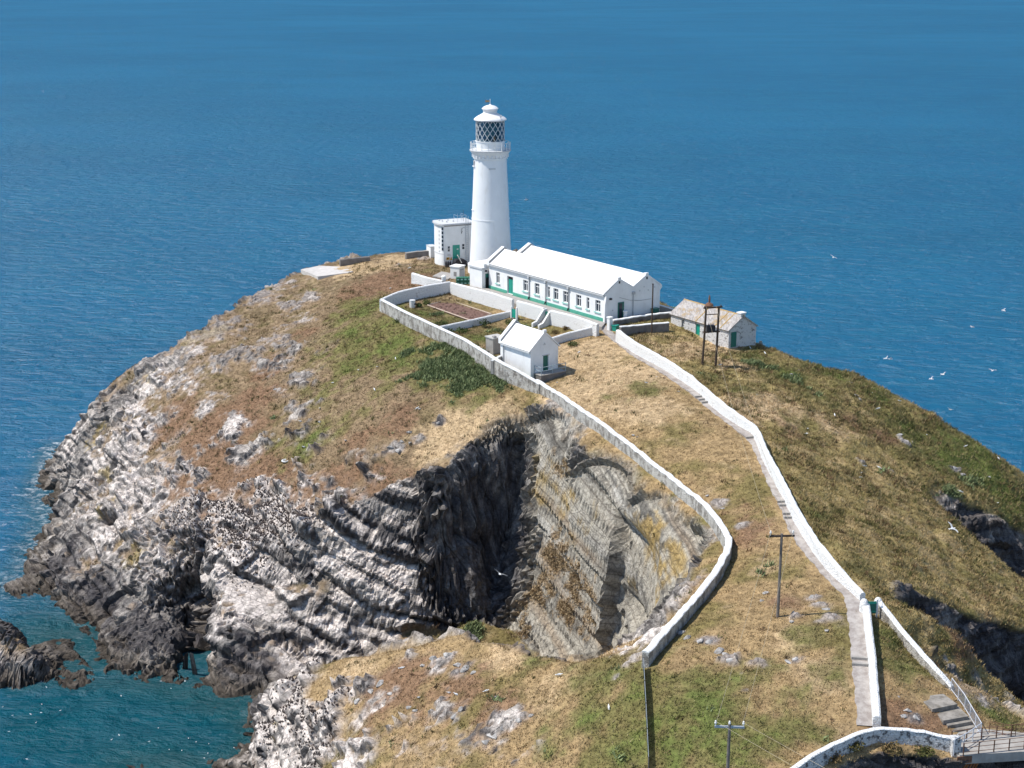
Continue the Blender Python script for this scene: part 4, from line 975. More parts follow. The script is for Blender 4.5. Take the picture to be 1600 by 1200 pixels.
for wx, zb in ((.75, 2.35), (3.35, 2.55)):
    wd = MB().box(wx - .18, wx + .18, -.03, -.003, zb, zb + .85).build('window', M_GLASS, fog)
    MB().box(wx - .2, wx + .2, -.05, -.032, zb + .38, zb + .46).build('glazing_bar', M_FRAME, wd)
sg = MB().box(.3, .85, -.05, -.004, .95, 1.35).build('warning_sign', M_ORANGE, fog)
MB().box(.38, .58, -.062, -.052, 1.05, 1.27).build('sign_print', M_BLACK, sg)
MB().add([(.95, -.05, .88), (1.33, -.05, .88), (1.14, -.05, 1.4), (.95, -.004, .88), (1.33, -.004, .88), (1.14, -.004, 1.4)], [(0, 1, 2), (3, 5, 4), (0, 3, 4, 1), (1, 4, 5, 2), (2, 5, 3, 0)]).build('warning_sign', M_ORANGE, fog)
MB().box(.45, 1.1, -.04, -.004, 1.6, 1.95).build('notice_board', plain('faded_notice', (.62, .61, .60), .6, .3, .12, 4), fog)
for k in range(6):
    t = .9; x_ = -BU * math.sin(math.pi * 1.7 / 12); y_ = 4.2 * (1 - math.cos(math.pi * 1.7 / 12)) / 2
    a_ = math.atan2(2.1 * math.sin(math.pi * 1.7 / 12), -BU * math.cos(math.pi * 1.7 / 12))
    wd = MB().box(-.16, .16, -.06, .05, 0, .5).build('window', M_GLASS, fog); wd.location = (x_, y_, 5.95 - .68 * k); wd.rotation_euler = (0, 0, a_ + math.pi)
    x2 = -BU * math.sin(math.pi * 4 / 12); y2 = 4.2 * (1 - math.cos(math.pi * 4 / 12)) / 2
    vb = MB().box(-.14, .14, -.05, .05, 0, .25).build('vent_block', M_TRIM, fog); vb.location = (x2, y2, 5.6 - .68 * k); vb.rotation_euler = (0, 0, math.atan2(2.1 * math.sin(math.pi * 4 / 12), -BU * math.cos(math.pi * 4 / 12)) + math.pi)
MB().prism([(q[0] * 1.06 - .02, q[1]) for q in arc], 1.9, 2.0, 2).build('string_course', M_TRIM, fog)
lad = MB().tube([(3.75, -.2, -.2), (3.75, -.2, Hf + 1.3)], .035, 5).tube([(4.2, -.2, -.2), (4.2, -.2, Hf + 1.3)], .035, 5).build('ladder', M_STEEL, fog)
for k in range(24): MB().tube([(3.75, -.2, .1 + .32 * k), (4.2, -.2, .1 + .32 * k)], .02, 4).build('rung', M_STEEL, lad)
MB().tube([(3.2, -.1, 5.6), (3.0, -.1, 5.2), (3.1, -.1, 6.1), (3.6, -.1, 6.2)], .03, 4).build('cable', M_BLACK, fog)
rf = Hf + .26
hp = MB()
for x_, y_ in ((2.6, .6), (3.4, .6), (4.2, .6), (2.6, 2.2), (3.4, 2.6), (4.2, 3.0)): hp.tube([(x_, y_, rf), (x_, y_, rf + 1.1)], .025, 4)
for h_ in (.55, 1.08): hp.tube([(2.6, 2.2, rf + h_), (2.6, .6, rf + h_), (4.2, .6, rf + h_), (4.2, 3.0, rf + h_)], .02, 4)
hp.build('roof_guard_rail', M_STEEL, fog)
MB().tube([(3.9, 1.2, rf), (3.9, 1.2, rf + 2.0)], .03, 4).build('aerial', M_BLACK, fog)
for x_, y_ in ((.6, 2.5), (1.0, 1.5), (1.8, 3.0), (2.2, 1.6), (.4, 3.4)): MB().box(x_ - .1, x_ + .1, y_ - .1, y_ + .1, rf, rf + .22).build('roof_vent', M_TRIM, fog)
ax = thing('annex', 'low white annex with grey door beside the curved engine house end', 'annex', (*W(673, 402, 34)[:2], 34), ang)
MB().box(0, 1.15, 0, 2.0, -1, 1.75).build('wall', M_WHITE, ax)
MB().box(-.06, 1.2, -.06, 2.06, 1.75, 1.85).build('roof', M_TRIM, ax)
MB().box(.78, 1.05, -.03, -.002, .1, 1.5).build('door', M_TRIM, ax)
# dark handling machine parked before the door
mp = W(718, 416, 34)
mc = thing('quad_trailer', 'black tarpaulined machine parked before the green engine house door', 'machine', mp, ang)
MB().prism([(-1.0, .3), (1.1, .3), (1.1, .9), (.6, 1.25), (-.7, 1.25), (-1.0, .85)], -.55, .55, 1).build('body', M_BLACK, mc)
for x_ in (-.75, .8):
    for y_ in (-.62, .62):
        w_ = MB(); w_.lathe([(.32, -.1), (.32, .1)], 12); o = w_.build('wheel', M_BLACK, mc); o.location = (x_, y_, .32); o.rotation_euler = (math.pi / 2, 0, 0)
MB().tube([(.1, -.7, .7), (-.7, -.9, 2.1)], .08, 6).build('white_pole', M_CERAMIC, mc)
dk = thing('gas_bottles', 'short row of dark gas bottles against the engine house corner', 'bottles', W(697, 417.5, 34), ang)
for k in range(3):
    MB().lathe([(.16, 0), (.17, .75), (.12, .9), (.05, .98), (.05, 1.05)], 10, .38 * k, 0).build('bottle', M_BLACK, dk, True)

# ------------------------------------------------------------------ small white house in the garden corner
A, B = W(782, 570, 31.8), W(829, 592, 31.3)
L, ang = frame(A, B)
D, EH, RH = 4.55, 3.55, 2.1
hut = thing('store_house', 'small white gabled store with green door standing in the garden wall corner', 'store', (A[0], A[1], 31.5), ang)
dv = (2.05, 2.95)
m = MB()
m.quad((0, 0, -1.6), (L, 0, -1.6), (L, 0, EH), (0, 0, EH)); m.quad((L, D, -1.6), (0, D, -1.6), (0, D, EH), (L, D, EH))
m.add([(0, 0, -1.6), (0, D, -1.6), (0, D, EH), (0, D / 2, EH + RH), (0, 0, EH)], [(4, 3, 2, 1, 0)])
g2_ = [(0, EH), (D / 2, EH + RH), (D, EH)]
for (a, b, c, d) in ((0, dv[0], -1.6, EH), (dv[1], D, -1.6, EH), (dv[0], dv[1], 2.55, EH), (dv[0], dv[1], -1.6, .5)):
    m.quad((L, a, c), (L, b, c), (L, b, d), (L, a, d))
m.add([(L, y, z) for y, z in g2_], [(0, 2, 1)])
for y_ in dv: m.quad((L, y_, .5), (L - .25, y_, .5), (L - .25, y_, 2.55), (L, y_, 2.55))
m.quad((L, dv[0], 2.55), (L, dv[1], 2.55), (L - .25, dv[1], 2.55), (L - .25, dv[0], 2.55))
M_HUT = plain('store_white_plaster', (.80, .80, .80), .78, .25, .06, .5, bump=.12, dirt=(.42, .40, .36), dirt_amt=.45)
m.build('wall', M_HUT, hut)
MB().box(L - .24, L - .17, dv[0] + .002, dv[1] - .002, .5, 2.5).build('door', M_DKGREEN, hut)
MB().box(L + .002, L + .05, dv[0] - .18, dv[1] + .18, 2.56, 2.68).build('lintel', M_TRIM, hut)
for (p, q) in (((-.25, EH - .15), (D / 2, EH + RH)), ((D + .25, EH - .15), (D / 2, EH + RH - .01))):
    (y0, z0), (y1, z1) = p, q
    n_ = Vector((-(z1 - z0), y1 - y0)).normalized()
    if n_.y < 0: n_ = -n_
    MB().prism([(y0, z0), (y1, z1), (y1 + n_.x * .13, z1 + n_.y * .13), (y0 + n_.x * .13, z0 + n_.y * .13)], .3, L + .12, 0).build('roof_slope', M_ROOF, hut)
    MB().prism([(y0, z0 - .1), (y1, z1 - .1), (y1, z1 + .55), (y0, z0 + .55)], -.12, .42 + (.001 if y0 > 0 else 0), 0).build('gable_coping', M_HUT, hut)
    MB().prism([(y0 + (.02 if y0 < 1 else -.02), z0 + .16), (y1, z1 + .16), (y1, z1 + .45), (y0 + (.02 if y0 < 1 else -.02), z0 + .45)], .425, .46, 0).build('flashing', M_LEAD, hut)
MB().box(L - .2, L + .16, D / 2 - .22, D / 2 + .22, EH + RH + .06, EH + RH + .34).build('apex_stone', M_HUT, hut)
MB().box(.5, L + .1, -.36, -.2, EH - .32, EH - .18).build('gutter', M_TRIM, hut)
MB().tube([(.75, -.1, EH - .3), (.75, -.1, -.9)], .06, 6).build('downpipe', M_PIPE, hut)
MB().box(2.6, L + .75, -.45, -.02, -1.2, -.28).build('plinth', M_PALEGREEN, hut)
MB().prism([(D / 2 - .22, EH + .45), (D / 2 + .22, EH + .45), (D / 2, EH + .75)], L + .003, L + .05, 0).build('gable_vent', M_TRIM, hut)
# platform and railing in front of its door
plat = thing('door_platform', 'stone platform with blue grey tubular railing before the small store door', 'platform', (A[0], A[1], 31.5), ang)
MB().prism([(.55, -1.8), (D + .1, -1.8), (D + .1, .38), (.55, .38)], L + .01, L + 1.5, 0).build('base', M_CONCD, plat)
MB().box(L + .01, L + 1.56, .5, D + .16, .383, .48).build('slab', M_CONC, plat)
M_RAILB = plain('blue_grey_rail_paint', (.33, .42, .46), .5, .4, .08, 4)
px_ = [(L + .1, .6), (L + 1.45, .6), (L + 1.45, 2.5), (L + 1.45, D + .1)]
for q in px_: MB().tube([(q[0], q[1], .45), (q[0], q[1], 1.55)], .045, 6).build('post', M_RAILB, plat)
for h_ in (1.0, 1.5):
    MB().tube([(px_[0][0], px_[0][1], h_), (px_[1][0], px_[1][1], h_), (px_[3][0], px_[3][1], h_)], .04, 6).build('rail', M_RAILB, plat)
tank = thing('concrete_tank', 'square grey concrete water tank beside the small white store', 'tank', (*W(766, 553, 32)[:2], 31.9), ang)
MB().box(-.75, .95, -.2, 1.7, -1, 2.35).build('body', M_CONC, tank)
MB().box(-.85, 1.05, -.3, 1.8, 2.35, 2.5).build('lid', plain('pale_concrete', (.46, .45, .42), .9, .2, .1, 2), tank)
MB().box(.5, .9, -.05, .4, 2.5, 2.72).build('hatch', M_LEAD, tank)

# ------------------------------------------------------------------ stone cottage on the right
A, B = W(1048, 510, 33), W(1138, 545, 32.3)
L, ang = frame(A, B)
D, EH, RH = 5.0, 2.25, 1.62
cott = thing('stone_cottage', 'low stone cottage with lichen stained slab roof and turquoise doors', 'cottage', (A[0], A[1], 32.6), ang)
wu = along(A, ang, 33.6, 1067); du = along(A, ang, 33.3, 1090)
m = MB().face_holes(L, EH, [(wu - .3, wu + .3, .55, 1.85), (du - .45, du + .45, -.05, 1.9)], 0, .28, -1.8)
m.quad((0, D, -1.8), (0, D, EH), (L, D, EH), (L, D, -1.8))
for x_, fl in ((0, False), (L, True)):
    f_ = tuple(range(5)) if fl else tuple(range(5))[::-1]
    m.add([(x_, 0, -1.8), (x_, D, -1.8), (x_, D, EH), (x_, D / 2, EH + RH), (x_, 0, EH)], [f_])
m.build('wall', M_COTT, cott)
g = G('lichened_slab_roof'); p = g.pos()
n1 = g.noise(g.n('Mapping', {'Vector': p, 'Rotation': (0, 0, -ang), 'Scale': (2.6, .7, 1)}), 1.6, 6, .7); n2 = g.noise(p, .8, 5, .6)
c = g.mix(g.mapr(n1, .38, .62), (.27, .25, .24), (.47, .44, .42))
c = g.mix(g.mapr(n2, .50, .66, 0, .75), c, (.36, .25, .12))
sl_ = g.n('TexWave', {'Vector': g.n('Mapping', {'Vector': p, 'Rotation': (0, 0, -ang)}), 'Scale': 1.3, 'Distortion': .6, 'Detail': 2}, out=1)
M_SLATE = g.bsdf(c, .9, .2, g.bump(g.math('ADD', n1, g.math('MULTIPLY', sl_, .5)), .5, .08))
M_LICH = plain('ochre_lichened_ridge', (.40, .27, .11), .9, .2, .2, 3, bump=.2)
for (p, q, nm_) in (((-.2, EH - .12), (D / 2, EH + RH), 'front'), ((D + .2, EH - .12), (D / 2, EH + RH - .01), 'rear')):
    (y0, z0), (y1, z1) = p, q
    n_ = Vector((-(z1 - z0), y1 - y0)).normalized()
    if n_.y < 0: n_ = -n_
    sl = MB().prism([(y0, z0), (y1, z1), (y1 + n_.x * .16, z1 + n_.y * .16), (y0 + n_.x * .16, z0 + n_.y * .16)], -.15, L + .15, 0).build('roof_slope', M_SLATE, cott)
    if nm_ == 'front':
        for px in (1083, 1112, 1121):
            u = along(A, ang, 34.8, px + 5)
            MB().prism([(y0 - .01, z0 + .17), (y1, z1 + .17), (y1, z1 + .24), (y0 - .01, z0 + .24)], u, u + .16, 0).build('roof_rib', M_LICH, sl)
MB().tube([(-.15, D / 2, EH + RH + .14), (L + .15, D / 2, EH + RH + .14)], .11, 6).build('ridge', M_LICH, cott)
MB().box(L - .75, L + .02, D / 2 - .42, D / 2 + .42, EH + RH - .2, EH + RH + .42).build('chimney_stump', M_COTT, cott)
MB().box(L - .85, L + .1, D / 2 - .5, D / 2 + .5, EH + RH + .42, EH + RH + .58).build('chimney_cap', M_WHITE, cott)
uc = along((A[0] - math.sin(ang) * D / 2, A[1] + math.cos(ang) * D / 2), ang, 36.2, 1108)
cw = MB().lathe([(.62, EH + RH - .35), (.55, EH + RH + .25), (.62, EH + RH + .3), (.40, EH + RH + .58), (.2, EH + RH + .68)], 12, uc, D / 2).build('roof_ventilator', M_RUST, cott, True)
MB().lathe([(.13, EH + RH + .66), (.12, EH + RH + 1.1), (.17, EH + RH + 1.15), (.1, EH + RH + 1.5), (.06, EH + RH + 1.75)], 8, uc, D / 2).build('ventilator_stack', M_RUST, cw, True)
wd = MB().box(wu - .3, wu + .3, .2, .25, .55, 1.85).build('window', M_GLASS, cott)
MB().box(wu - .03, wu + .03, .17, .198, .55, 1.85).build('mullion', M_FRAME, wd)
for k in range(1, 4): MB().box(wu - .3, wu + .3, .172, .199, .52 + .33 * k, .58 + .33 * k).build('glazing_bar', M_FRAME, wd)
MB().box(du - .45, du + .45, .12, .2, -.05, 1.9).build('door', M_GREEN, cott)
MB().box(L + .003, L + .07, .42, 1.35, -.15, 1.95).build('gable_door', M_DKGREEN, cott, label='dark green boarded gable door')

# ------------------------------------------------------------------ walls
def resample(pts, step):
    out = []
    for i, (a, b) in enumerate(zip(pts[:-1], pts[1:])):
        d = math.hypot(b[0] - a[0], b[1] - a[1]); n = max(1, int(round(d / step)))
        out += [tuple(a[j] + (b[j] - a[j]) * k / n for j in range(len(a))) for k in range(n)]
    return out + [tuple(pts[-1])]
def smooth_pts(pts, it=2):
    for _ in range(it):
        q = [pts[0]]
        for a, b, c in zip(pts[:-2], pts[1:-1], pts[2:]): q.append(tuple((a[i] + 2 * b[i] + c[i]) / 4 for i in range(len(b))))
        pts = q + [pts[-1]]
    return pts
def wall(name, label, cat, pts, h, t, mat, cop_mat=None, cop_h=.16, over=.06, off=0.0, rough=.04, sink=1.0, group=None, step=.7, soft=True, sharp=False):
    """Masonry wall along ground points (x, y, z[, height]); the line given is its near foot, 'off' moves it sideways."""
    P = [tuple(q[:3]) + ((q[3],) if len(q) > 3 else (h,)) for q in pts]
    P = resample(P, step)
    if soft and not sharp: P = smooth_pts(P, 2)
    rows, crow = [], []
    for i, q in enumerate(P):
        a, b = P[max(i - 1, 0)], P[min(i + 1, len(P) - 1)]
        d = math.hypot(b[0] - a[0], b[1] - a[1]) or 1
        nx, ny = -(b[1] - a[1]) / d, (b[0] - a[0]) / d
        j = RNG.uniform(-rough, rough); j2 = RNG.uniform(-rough, rough) * .6
        x, y = q[0] + nx * (off + j2), q[1] + ny * (off + j2)
        ht = q[3] + j; ch = cop_h if cop_mat else 0
        s1, s2 = t / 2 + .05, t / 2
        rows.append([(x - nx * s1, y - ny * s1, q[2] - sink), (x - nx * s2, y - ny * s2, q[2] + ht - ch), (x + nx * s2, y + ny * s2, q[2] + ht - ch), (x + nx * s1, y + ny * s1, q[2] - sink)] if cop_mat else
                    [(x - nx * s1, y - ny * s1, q[2] - sink), (x - nx * s2, y - ny * s2, q[2] + ht - .12), (x - nx * s2 * .55, y - ny * s2 * .55, q[2] + ht), (x + nx * s2 * .55, y + ny * s2 * .55, q[2] + ht), (x + nx * s2, y + ny * s2, q[2] + ht - .12), (x + nx * s1, y + ny * s1, q[2] - sink)])
        o = s2 + over
        crow.append([(x - nx * o, y - ny * o, q[2] + ht - ch), (x - nx * o, y - ny * o, q[2] + ht - .05), (x - nx * o * .7, y - ny * o * .7, q[2] + ht), (x + nx * o * .7, y + ny * o * .7, q[2] + ht), (x + nx * o, y + ny * o, q[2] + ht - .05), (x + nx * o, y + ny * o, q[2] + ht - ch)])
    def strip(rows_, closed):
        k = len(rows_[0]); vs = [v for r in rows_ for v in r]; fs = []
        for i in range(len(rows_) - 1):
            for jn in range(k if closed else k - 1):
                a, b = i * k + jn, i * k + (jn + 1) % k
                fs.append((a, a + k, b + k, b))
        fs += [tuple(range(k)), tuple(range((len(rows_) - 1) * k, len(rows_) * k))[::-1]]
        return vs, fs
    vs, fs = strip(rows, False)
    if cop_mat:
        root = thing(name, label, cat, (0, 0, 0), 0, group)
        c = P[len(P) // 2]; root.location = (c[0], c[1], c[2])
        off_ = Vector(root.location)
        obj('masonry', [Vector(v) - off_ for v in vs], fs, mat, root)
        vs, fs = strip(crow, True)
        obj('coping', [Vector(v) - off_ for v in vs], fs, cop_mat, root)
        return root
    return tag(obj(name, vs, fs, mat), label, cat, group)
def gpx(px): return [hit(*q[:2]) + tuple(q[2:]) for q in px]
def fpx(px): return [W(*q[:3]) + tuple(q[3:]) for q in px]

LW = [q + (h_,) for q, h_ in zip(LONG_W, [1.3, 1.25, 1.2, 1.2, 1.2, 1.25, 1.3, 1.35, 1.4, 1.4, 1.4, 1.4, 1.4, 1.5])]
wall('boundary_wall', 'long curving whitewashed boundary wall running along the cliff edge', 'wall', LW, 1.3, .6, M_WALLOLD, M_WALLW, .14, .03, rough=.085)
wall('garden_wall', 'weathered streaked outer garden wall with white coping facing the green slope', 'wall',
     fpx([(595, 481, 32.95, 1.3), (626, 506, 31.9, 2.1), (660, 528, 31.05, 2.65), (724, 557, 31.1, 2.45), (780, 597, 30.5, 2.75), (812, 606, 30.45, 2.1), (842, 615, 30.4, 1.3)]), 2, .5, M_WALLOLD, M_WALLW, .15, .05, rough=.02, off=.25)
wall('garden_wall', 'white garden wall climbing from the outer corner to the terrace', 'wall',
     fpx([(597, 480, 33.0, 1.25), (612, 477, 32.75, 1.6), (622, 476, 32.6, 2.0), (660, 470, 32.6, 2.3), (704, 466, 32.5, 2.65)]), 2, .45, M_WALLW, None, rough=.02, off=.2)
wall('terrace_wall', 'tall white terrace wall below the long house, upper stretch by the soil bed', 'wall',
     fpx([(704, 468, 32.4, 2.7), (720, 472.5, 32.4, 2.75), (765, 486, 32.4, 2.9), (800, 496, 32.4, 2.75)]), 2, .45, M_WALLW, None, rough=.02, off=.2, sharp=True)
wall('terrace_wall', 'white terrace wall stretch between the little gate and the garden steps', 'wall',
     fpx([(807, 498, 32.4, 2.75), (848, 509.5, 32.45, 2.7)]), 2, .45, M_WALLW, None, rough=.02, off=.2)
wall('terrace_wall', 'white terrace wall stretch from the garden steps to the end of the long house', 'wall',
     fpx([(860, 513, 32.5, 2.65), (900, 521, 32.7, 2.45), (932, 528, 33.0, 1.95)]), 2, .45, M_WALLW, None, rough=.02, off=.2)
wall('divider_wall', 'white garden divider wall between the soil bed and the overgrown plot', 'wall',
     fpx([(688, 521, 32.4, 1.05), (730, 512, 32.4, 1.05), (780, 501, 32.4, 1.1), (811, 497, 32.4, 1.35)]), 1.1, .4, M_WALLW, None, rough=.02)
wall('garden_wall', 'short white garden wall beside the small store leading to the terrace corner', 'wall',
     fpx([(858, 543, 32.2, 1.3), (890, 533, 32.5, 1.3), (931, 525, 33.0, 1.5)]), 1.3, .4, M_WALLW, None, rough=.02)
wall('stub_wall', 'short grey stub wall joining the concrete tank to the garden wall', 'wall', fpx([(769, 573, 32.2), (782, 566, 32.2)]), .9, .35, M_CONC, M_WALLW, .12, .03)
for a, b, lb in (((803.5, 496.5), 'post', 'green little gate in the white terrace wall'),):
    q = W(a[0], a[1], 33.0); gt = thing('garden_gate', lb, 'gate', (q[0], q[1], 33.0), math.radians(-53))
    MB().box(-.5, .5, -.04, .04, 0, 1.25).build('panel', M_GREEN, gt)
    MB().box(-.72, -.52, -.14, .14, -.6, 1.6).build('post', M_WHITE, gt); MB().box(.52, .72, -.14, .14, -.6, 1.6).build('post', M_WHITE, gt)
# steps from the terrace into the garden
q0 = W(853, 511, 32.5)
st = thing('garden_steps', 'concrete garden steps between white curved side walls below the long house', 'steps', (q0[0], q0[1], 32.4), math.radians(-53.7))
for k in range(6):
    MB().box(-.55, .55, -1.6 + .36 * k, .6, -.6 + .001 * k, .26 * (k + 1)).build('step', M_CONC, st)
for sx_ in (-1, 1):
    MB().prism([(-1.9, -.5), (.7, -.5), (.7, 2.6), (.1, 2.6), (-1.2, 1.0), (-1.9, .8)], sx_ * .75 - .18, sx_ * .75 + .18, 0).build('side_wall', M_WALLW, st)
MB().box(-.5, .5, .25, .32, 1.3, 2.3).build('gate_panel', M_DKGREEN, st)

PW = [q + (1.5,) for q in PWALL_W]; PW[0] = PW[0][:3] + (1.75,); PW[-1] = PW[-1][:3] + (1.0,)
wall('path_wall', 'brilliant white wall following the stepped path down from the house', 'wall', PW, 1.5, .55, M_WALLW, None, off=-.3, rough=.06, step=.8)
# grey retaining walls at the right-hand end of the house
wall('retaining_wall', 'upper dark rendered retaining wall with white coping below the house gable', 'wall', fpx([(957, 513, 33.5), (1000, 506, 33.4), (1049, 500, 33.3)]), 1.25, .4, M_CONCD, M_WHITE, .18, .05, sharp=True)
wall('retaining_wall', 'lower dark rendered retaining wall with white coping behind the lone pole', 'wall', fpx([(969, 527, 33.3), (1000, 524, 33.1), (1044, 520, 33.0)]), 1.55, .4, M_CONCD, M_WHITE, .14, .05, sharp=True)
wall('boundary_wall', 'weathered stone wall between the house gable and the stone cottage', 'wall', fpx([(1029, 488, 33.8), (1046, 492, 33.5), (1056, 497, 33.2)]), 1.2, .4, M_CONC, M_WALLW, .12, .03)
q = W(952.5, 516, 33.6)
MB().box(-.28, .28, -.28, .28, -.6, 1.75).box(-.34, .34, -.34, .34, 1.75, 1.93).build('gate_pillar', M_WHITE, None, loc=q, rz=math.radians(-53), label='white square gate pillar beside the green bin at the path head', category='pillar')
q = W(977, 504, 33.6)
MB().box(-.25, .25, -.25, .25, -.6, 1.6).box(-.30, .30, -.30, .30, 1.6, 1.75).build('gate_pillar', M_WHITE, None, loc=q, rz=math.radians(-10), label='white pillar standing on the upper retaining wall before the gable door', category='pillar')
q = W(961.5, 519, 33.4)
bn_ = thing('wheelie_bin', 'green lidded bin between the white gate pillar and path wall', 'bin', q, math.radians(-40))
MB().hexa([(-.3, -.3, -.3), (.3, -.3, -.3), (.3, .3, -.3), (-.3, .3, -.3)], [(-.38, -.38, .95), (.38, -.38, .95), (.38, .38, .95), (-.38, .38, .95)]).build('body', M_GREEN, bn_)
MB().box(-.42, .42, -.44, .42, .95, 1.05).build('lid', M_GREEN, bn_)
q = W(1022, 492, 33.8)
bn_ = thing('oil_tank', 'green tank standing against the shaded house gable', 'tank', q, math.radians(-53))
MB().box(-.4, .5, -.5, .5, -.3, .95).build('body', M_DKGREEN, bn_); MB().box(-.45, .55, -.55, .55, .95, 1.03).build('lid', M_DKGREEN, bn_)

# yard by the tower
wall('yard_wall', 'low white wall at the grass beside the lighthouse yard', 'wall', fpx([(645, 441, 33.4, 1.6), (668, 446, 33.5, 1.3), (692, 449, 33.6, 1.15)]), 1.4, .5, M_WALLW, None, rough=.04)
q = W(693.5, 447, 33.6)
MB().box(-.3, .3, -.3, .3, -.4, 1.5).lathe([(.42, 1.5), (.38, 1.62), (.2, 1.75), (.02, 1.78)], 12).build('gate_pillar', M_WHITE, None, loc=q, rz=.2, label='round capped white pillar at the end of the low yard wall', category='pillar')
q = W(712, 437, 33.8)
sh = thing('equipment_cabinet', 'white metal equipment cabinet with louvred door below the tower', 'cabinet', q, math.radians(-30))
MB().box(-.95, .75, -.1, 1.6, -.4, 2.05).build('body', M_FRAME, sh); MB().box(-1.05, .85, -.2, 1.7, 2.05, 2.2).build('roof', M_WHITE, sh)
MB().box(-.3, .2, -.13, -.102, .6, 1.3).build('louvre', M_LEAD, sh); MB().box(.752, .78, .1, 1.4, .1, 1.85).build('door', M_TRIM, sh)
for k in range(3): MB().box(.781, .80, .2 + .42 * k, .5 + .42 * k, 1.55, 1.7).build('vent', M_LEAD, sh)
q = W(713, 446, 33.8)
cr = thing('crate_stack', 'green slatted cage of crates beside the white equipment cabinet', 'cage', q, math.radians(6))
M_CRATE = plain('green_crate', (.035, .16, .10), .6, .3, .35, 3)
for i in range(4):
    for j in range(2):
        MB().box(.02 + .58 * i, .56 + .58 * i, 0, .9, .02 + .62 * j, .6 + .62 * j).build('crate', M_CRATE, cr)
        MB().box(.12 + .58 * i, .46 + .58 * i, -.03, -.002, .22 + .62 * j, .42 + .62 * j).build('crate_slot', M_SILL, cr)
q = W(737, 447, 33.9)
MB().tube([(0, 0, 0), (0, 0, .9)], .16, 8).build('chimney_pot', M_RUST, None, loc=q, label='small rusty pot standing beside the green crates', category='pot')

# garden things
q = W(644.5, 480, 32.65)
bt = thing('water_butt', 'white plastic water butt with dark tap by the garden wall', 'water butt', q)
MB().lathe([(.42, -.2), (.45, .5), (.45, 1.0), (.40, 1.05)], 14).build('barrel', M_FRAME, bt, True); MB().lathe([(.47, 1.05), (.47, 1.12), (.1, 1.15)], 14).build('lid', M_CERAMIC, bt, True)
MB().box(.3, .62, -.35, -.1, .45, .65).build('tap_box', M_BLACK, bt)
bed_px = [(668, 478), (700, 470), (768, 492), (738, 503)]
bq = [W(a, b, 32.55) for a, b in bed_px]; cq = [sum(p[i] for p in bq) / 4 for i in range(3)]
bedo = thing('soil_bed', 'bare brown soil bed edged with boards inside the white garden', 'flower bed', tuple(cq))
M_SOIL = plain('dry_brown_soil', (.17, .105, .085), .95, .1, .35, 3, bump=.8)
MB().hexa([(p[0] - cq[0], p[1] - cq[1], -.5) for p in bq], [(p[0] - cq[0], p[1] - cq[1], .12) for p in bq]).build('soil', M_SOIL, bedo)
M_BOARD = plain('bleached_board', (.42, .33, .27), .9, .2, .15, 3)
for a, b in zip(bq, bq[1:] + bq[:1]):
    MB().tube([(a[0] - cq[0], a[1] - cq[1], .13), (b[0] - cq[0], b[1] - cq[1], .13)], .12, 4).build('edging_board', M_BOARD, bedo)
for k in range(70):
    s, t_ = RNG.uniform(.05, .95), RNG.uniform(.08, .92)
    p = [(bq[0][i] * (1 - s) + bq[1][i] * s) * (1 - t_) + (bq[3][i] * (1 - s) + bq[2][i] * s) * t_ - cq[i] for i in (0, 1)]
    r_ = RNG.uniform(.1, .24)
    MB().lathe([(r_, .1), (r_ * .8, .1 + r_ * .5), (r_ * .2, .1 + r_ * .8)], 6, p[0], p[1], RNG.uniform(0, 6)).build('clod', M_SOIL, bedo)

# paved strip between terrace wall and house, concrete pads
def sheet(name, pts, th, mat, **props):
    lo = [(p[0], p[1], p[2] - th) for p in pts]
    return MB().hexa(lo, pts).build(name, mat, None, **props)
M_PAVE = plain('worn_grey_paving', (.34, .32, .30), .9, .2, .14, 1.5, bump=.2)
sheet('terrace_paving', [W(*q) for q in ((712, 450, 34.06), (757, 462, 34.06), (850, 485.5, 34.06), (940, 511, 34.06), (946, 504, 34.06), (764, 451, 34.06), (735, 447, 34.06))], .5, M_PAVE, kind='structure')
sheet('concrete_pad', [W(*q) for q in ((470, 421, 32.3), (497, 432, 32.35), (552, 425, 32.9), (545, 417.5, 32.9), (500, 415, 32.4))], .9, plain('pale_weathered_concrete', (.52, .49, .46), .9, .2, .12, 1.2, bump=.25), label='pale concrete pad on the turf at the cliff end', category='concrete pad')
wall('low_wall', 'low dark stone wall on the far edge behind the concrete pad', 'wall', fpx([(531, 412, 33.2), (555, 409, 33.3), (578, 407, 33.4)]), .75, .5, M_CONCD, None)
wall('low_wall', 'rough stone wall leading to the annex on the far edge', 'wall', fpx([(634, 405, 33.7), (652, 402, 33.8), (672, 401, 33.9)]), 1.1, .5, M_CONCD, M_CONC, .1, .02)
wall('low_wall', 'low grey wall along the skyline beyond the stone cottage', 'wall', gpx([(1188, 541), (1215, 549), (1245, 558), (1283, 569)]), .8, .45, M_CONC, None, rough=.05)
sheet('landing_slab', [W(*q) for q in ((676, 431, 34.05), (700, 436, 34.05), (712, 428, 34.05), (690, 424, 34.05))], .6, M_PAVE, label='paved slab below the engine house corner', category='slab')

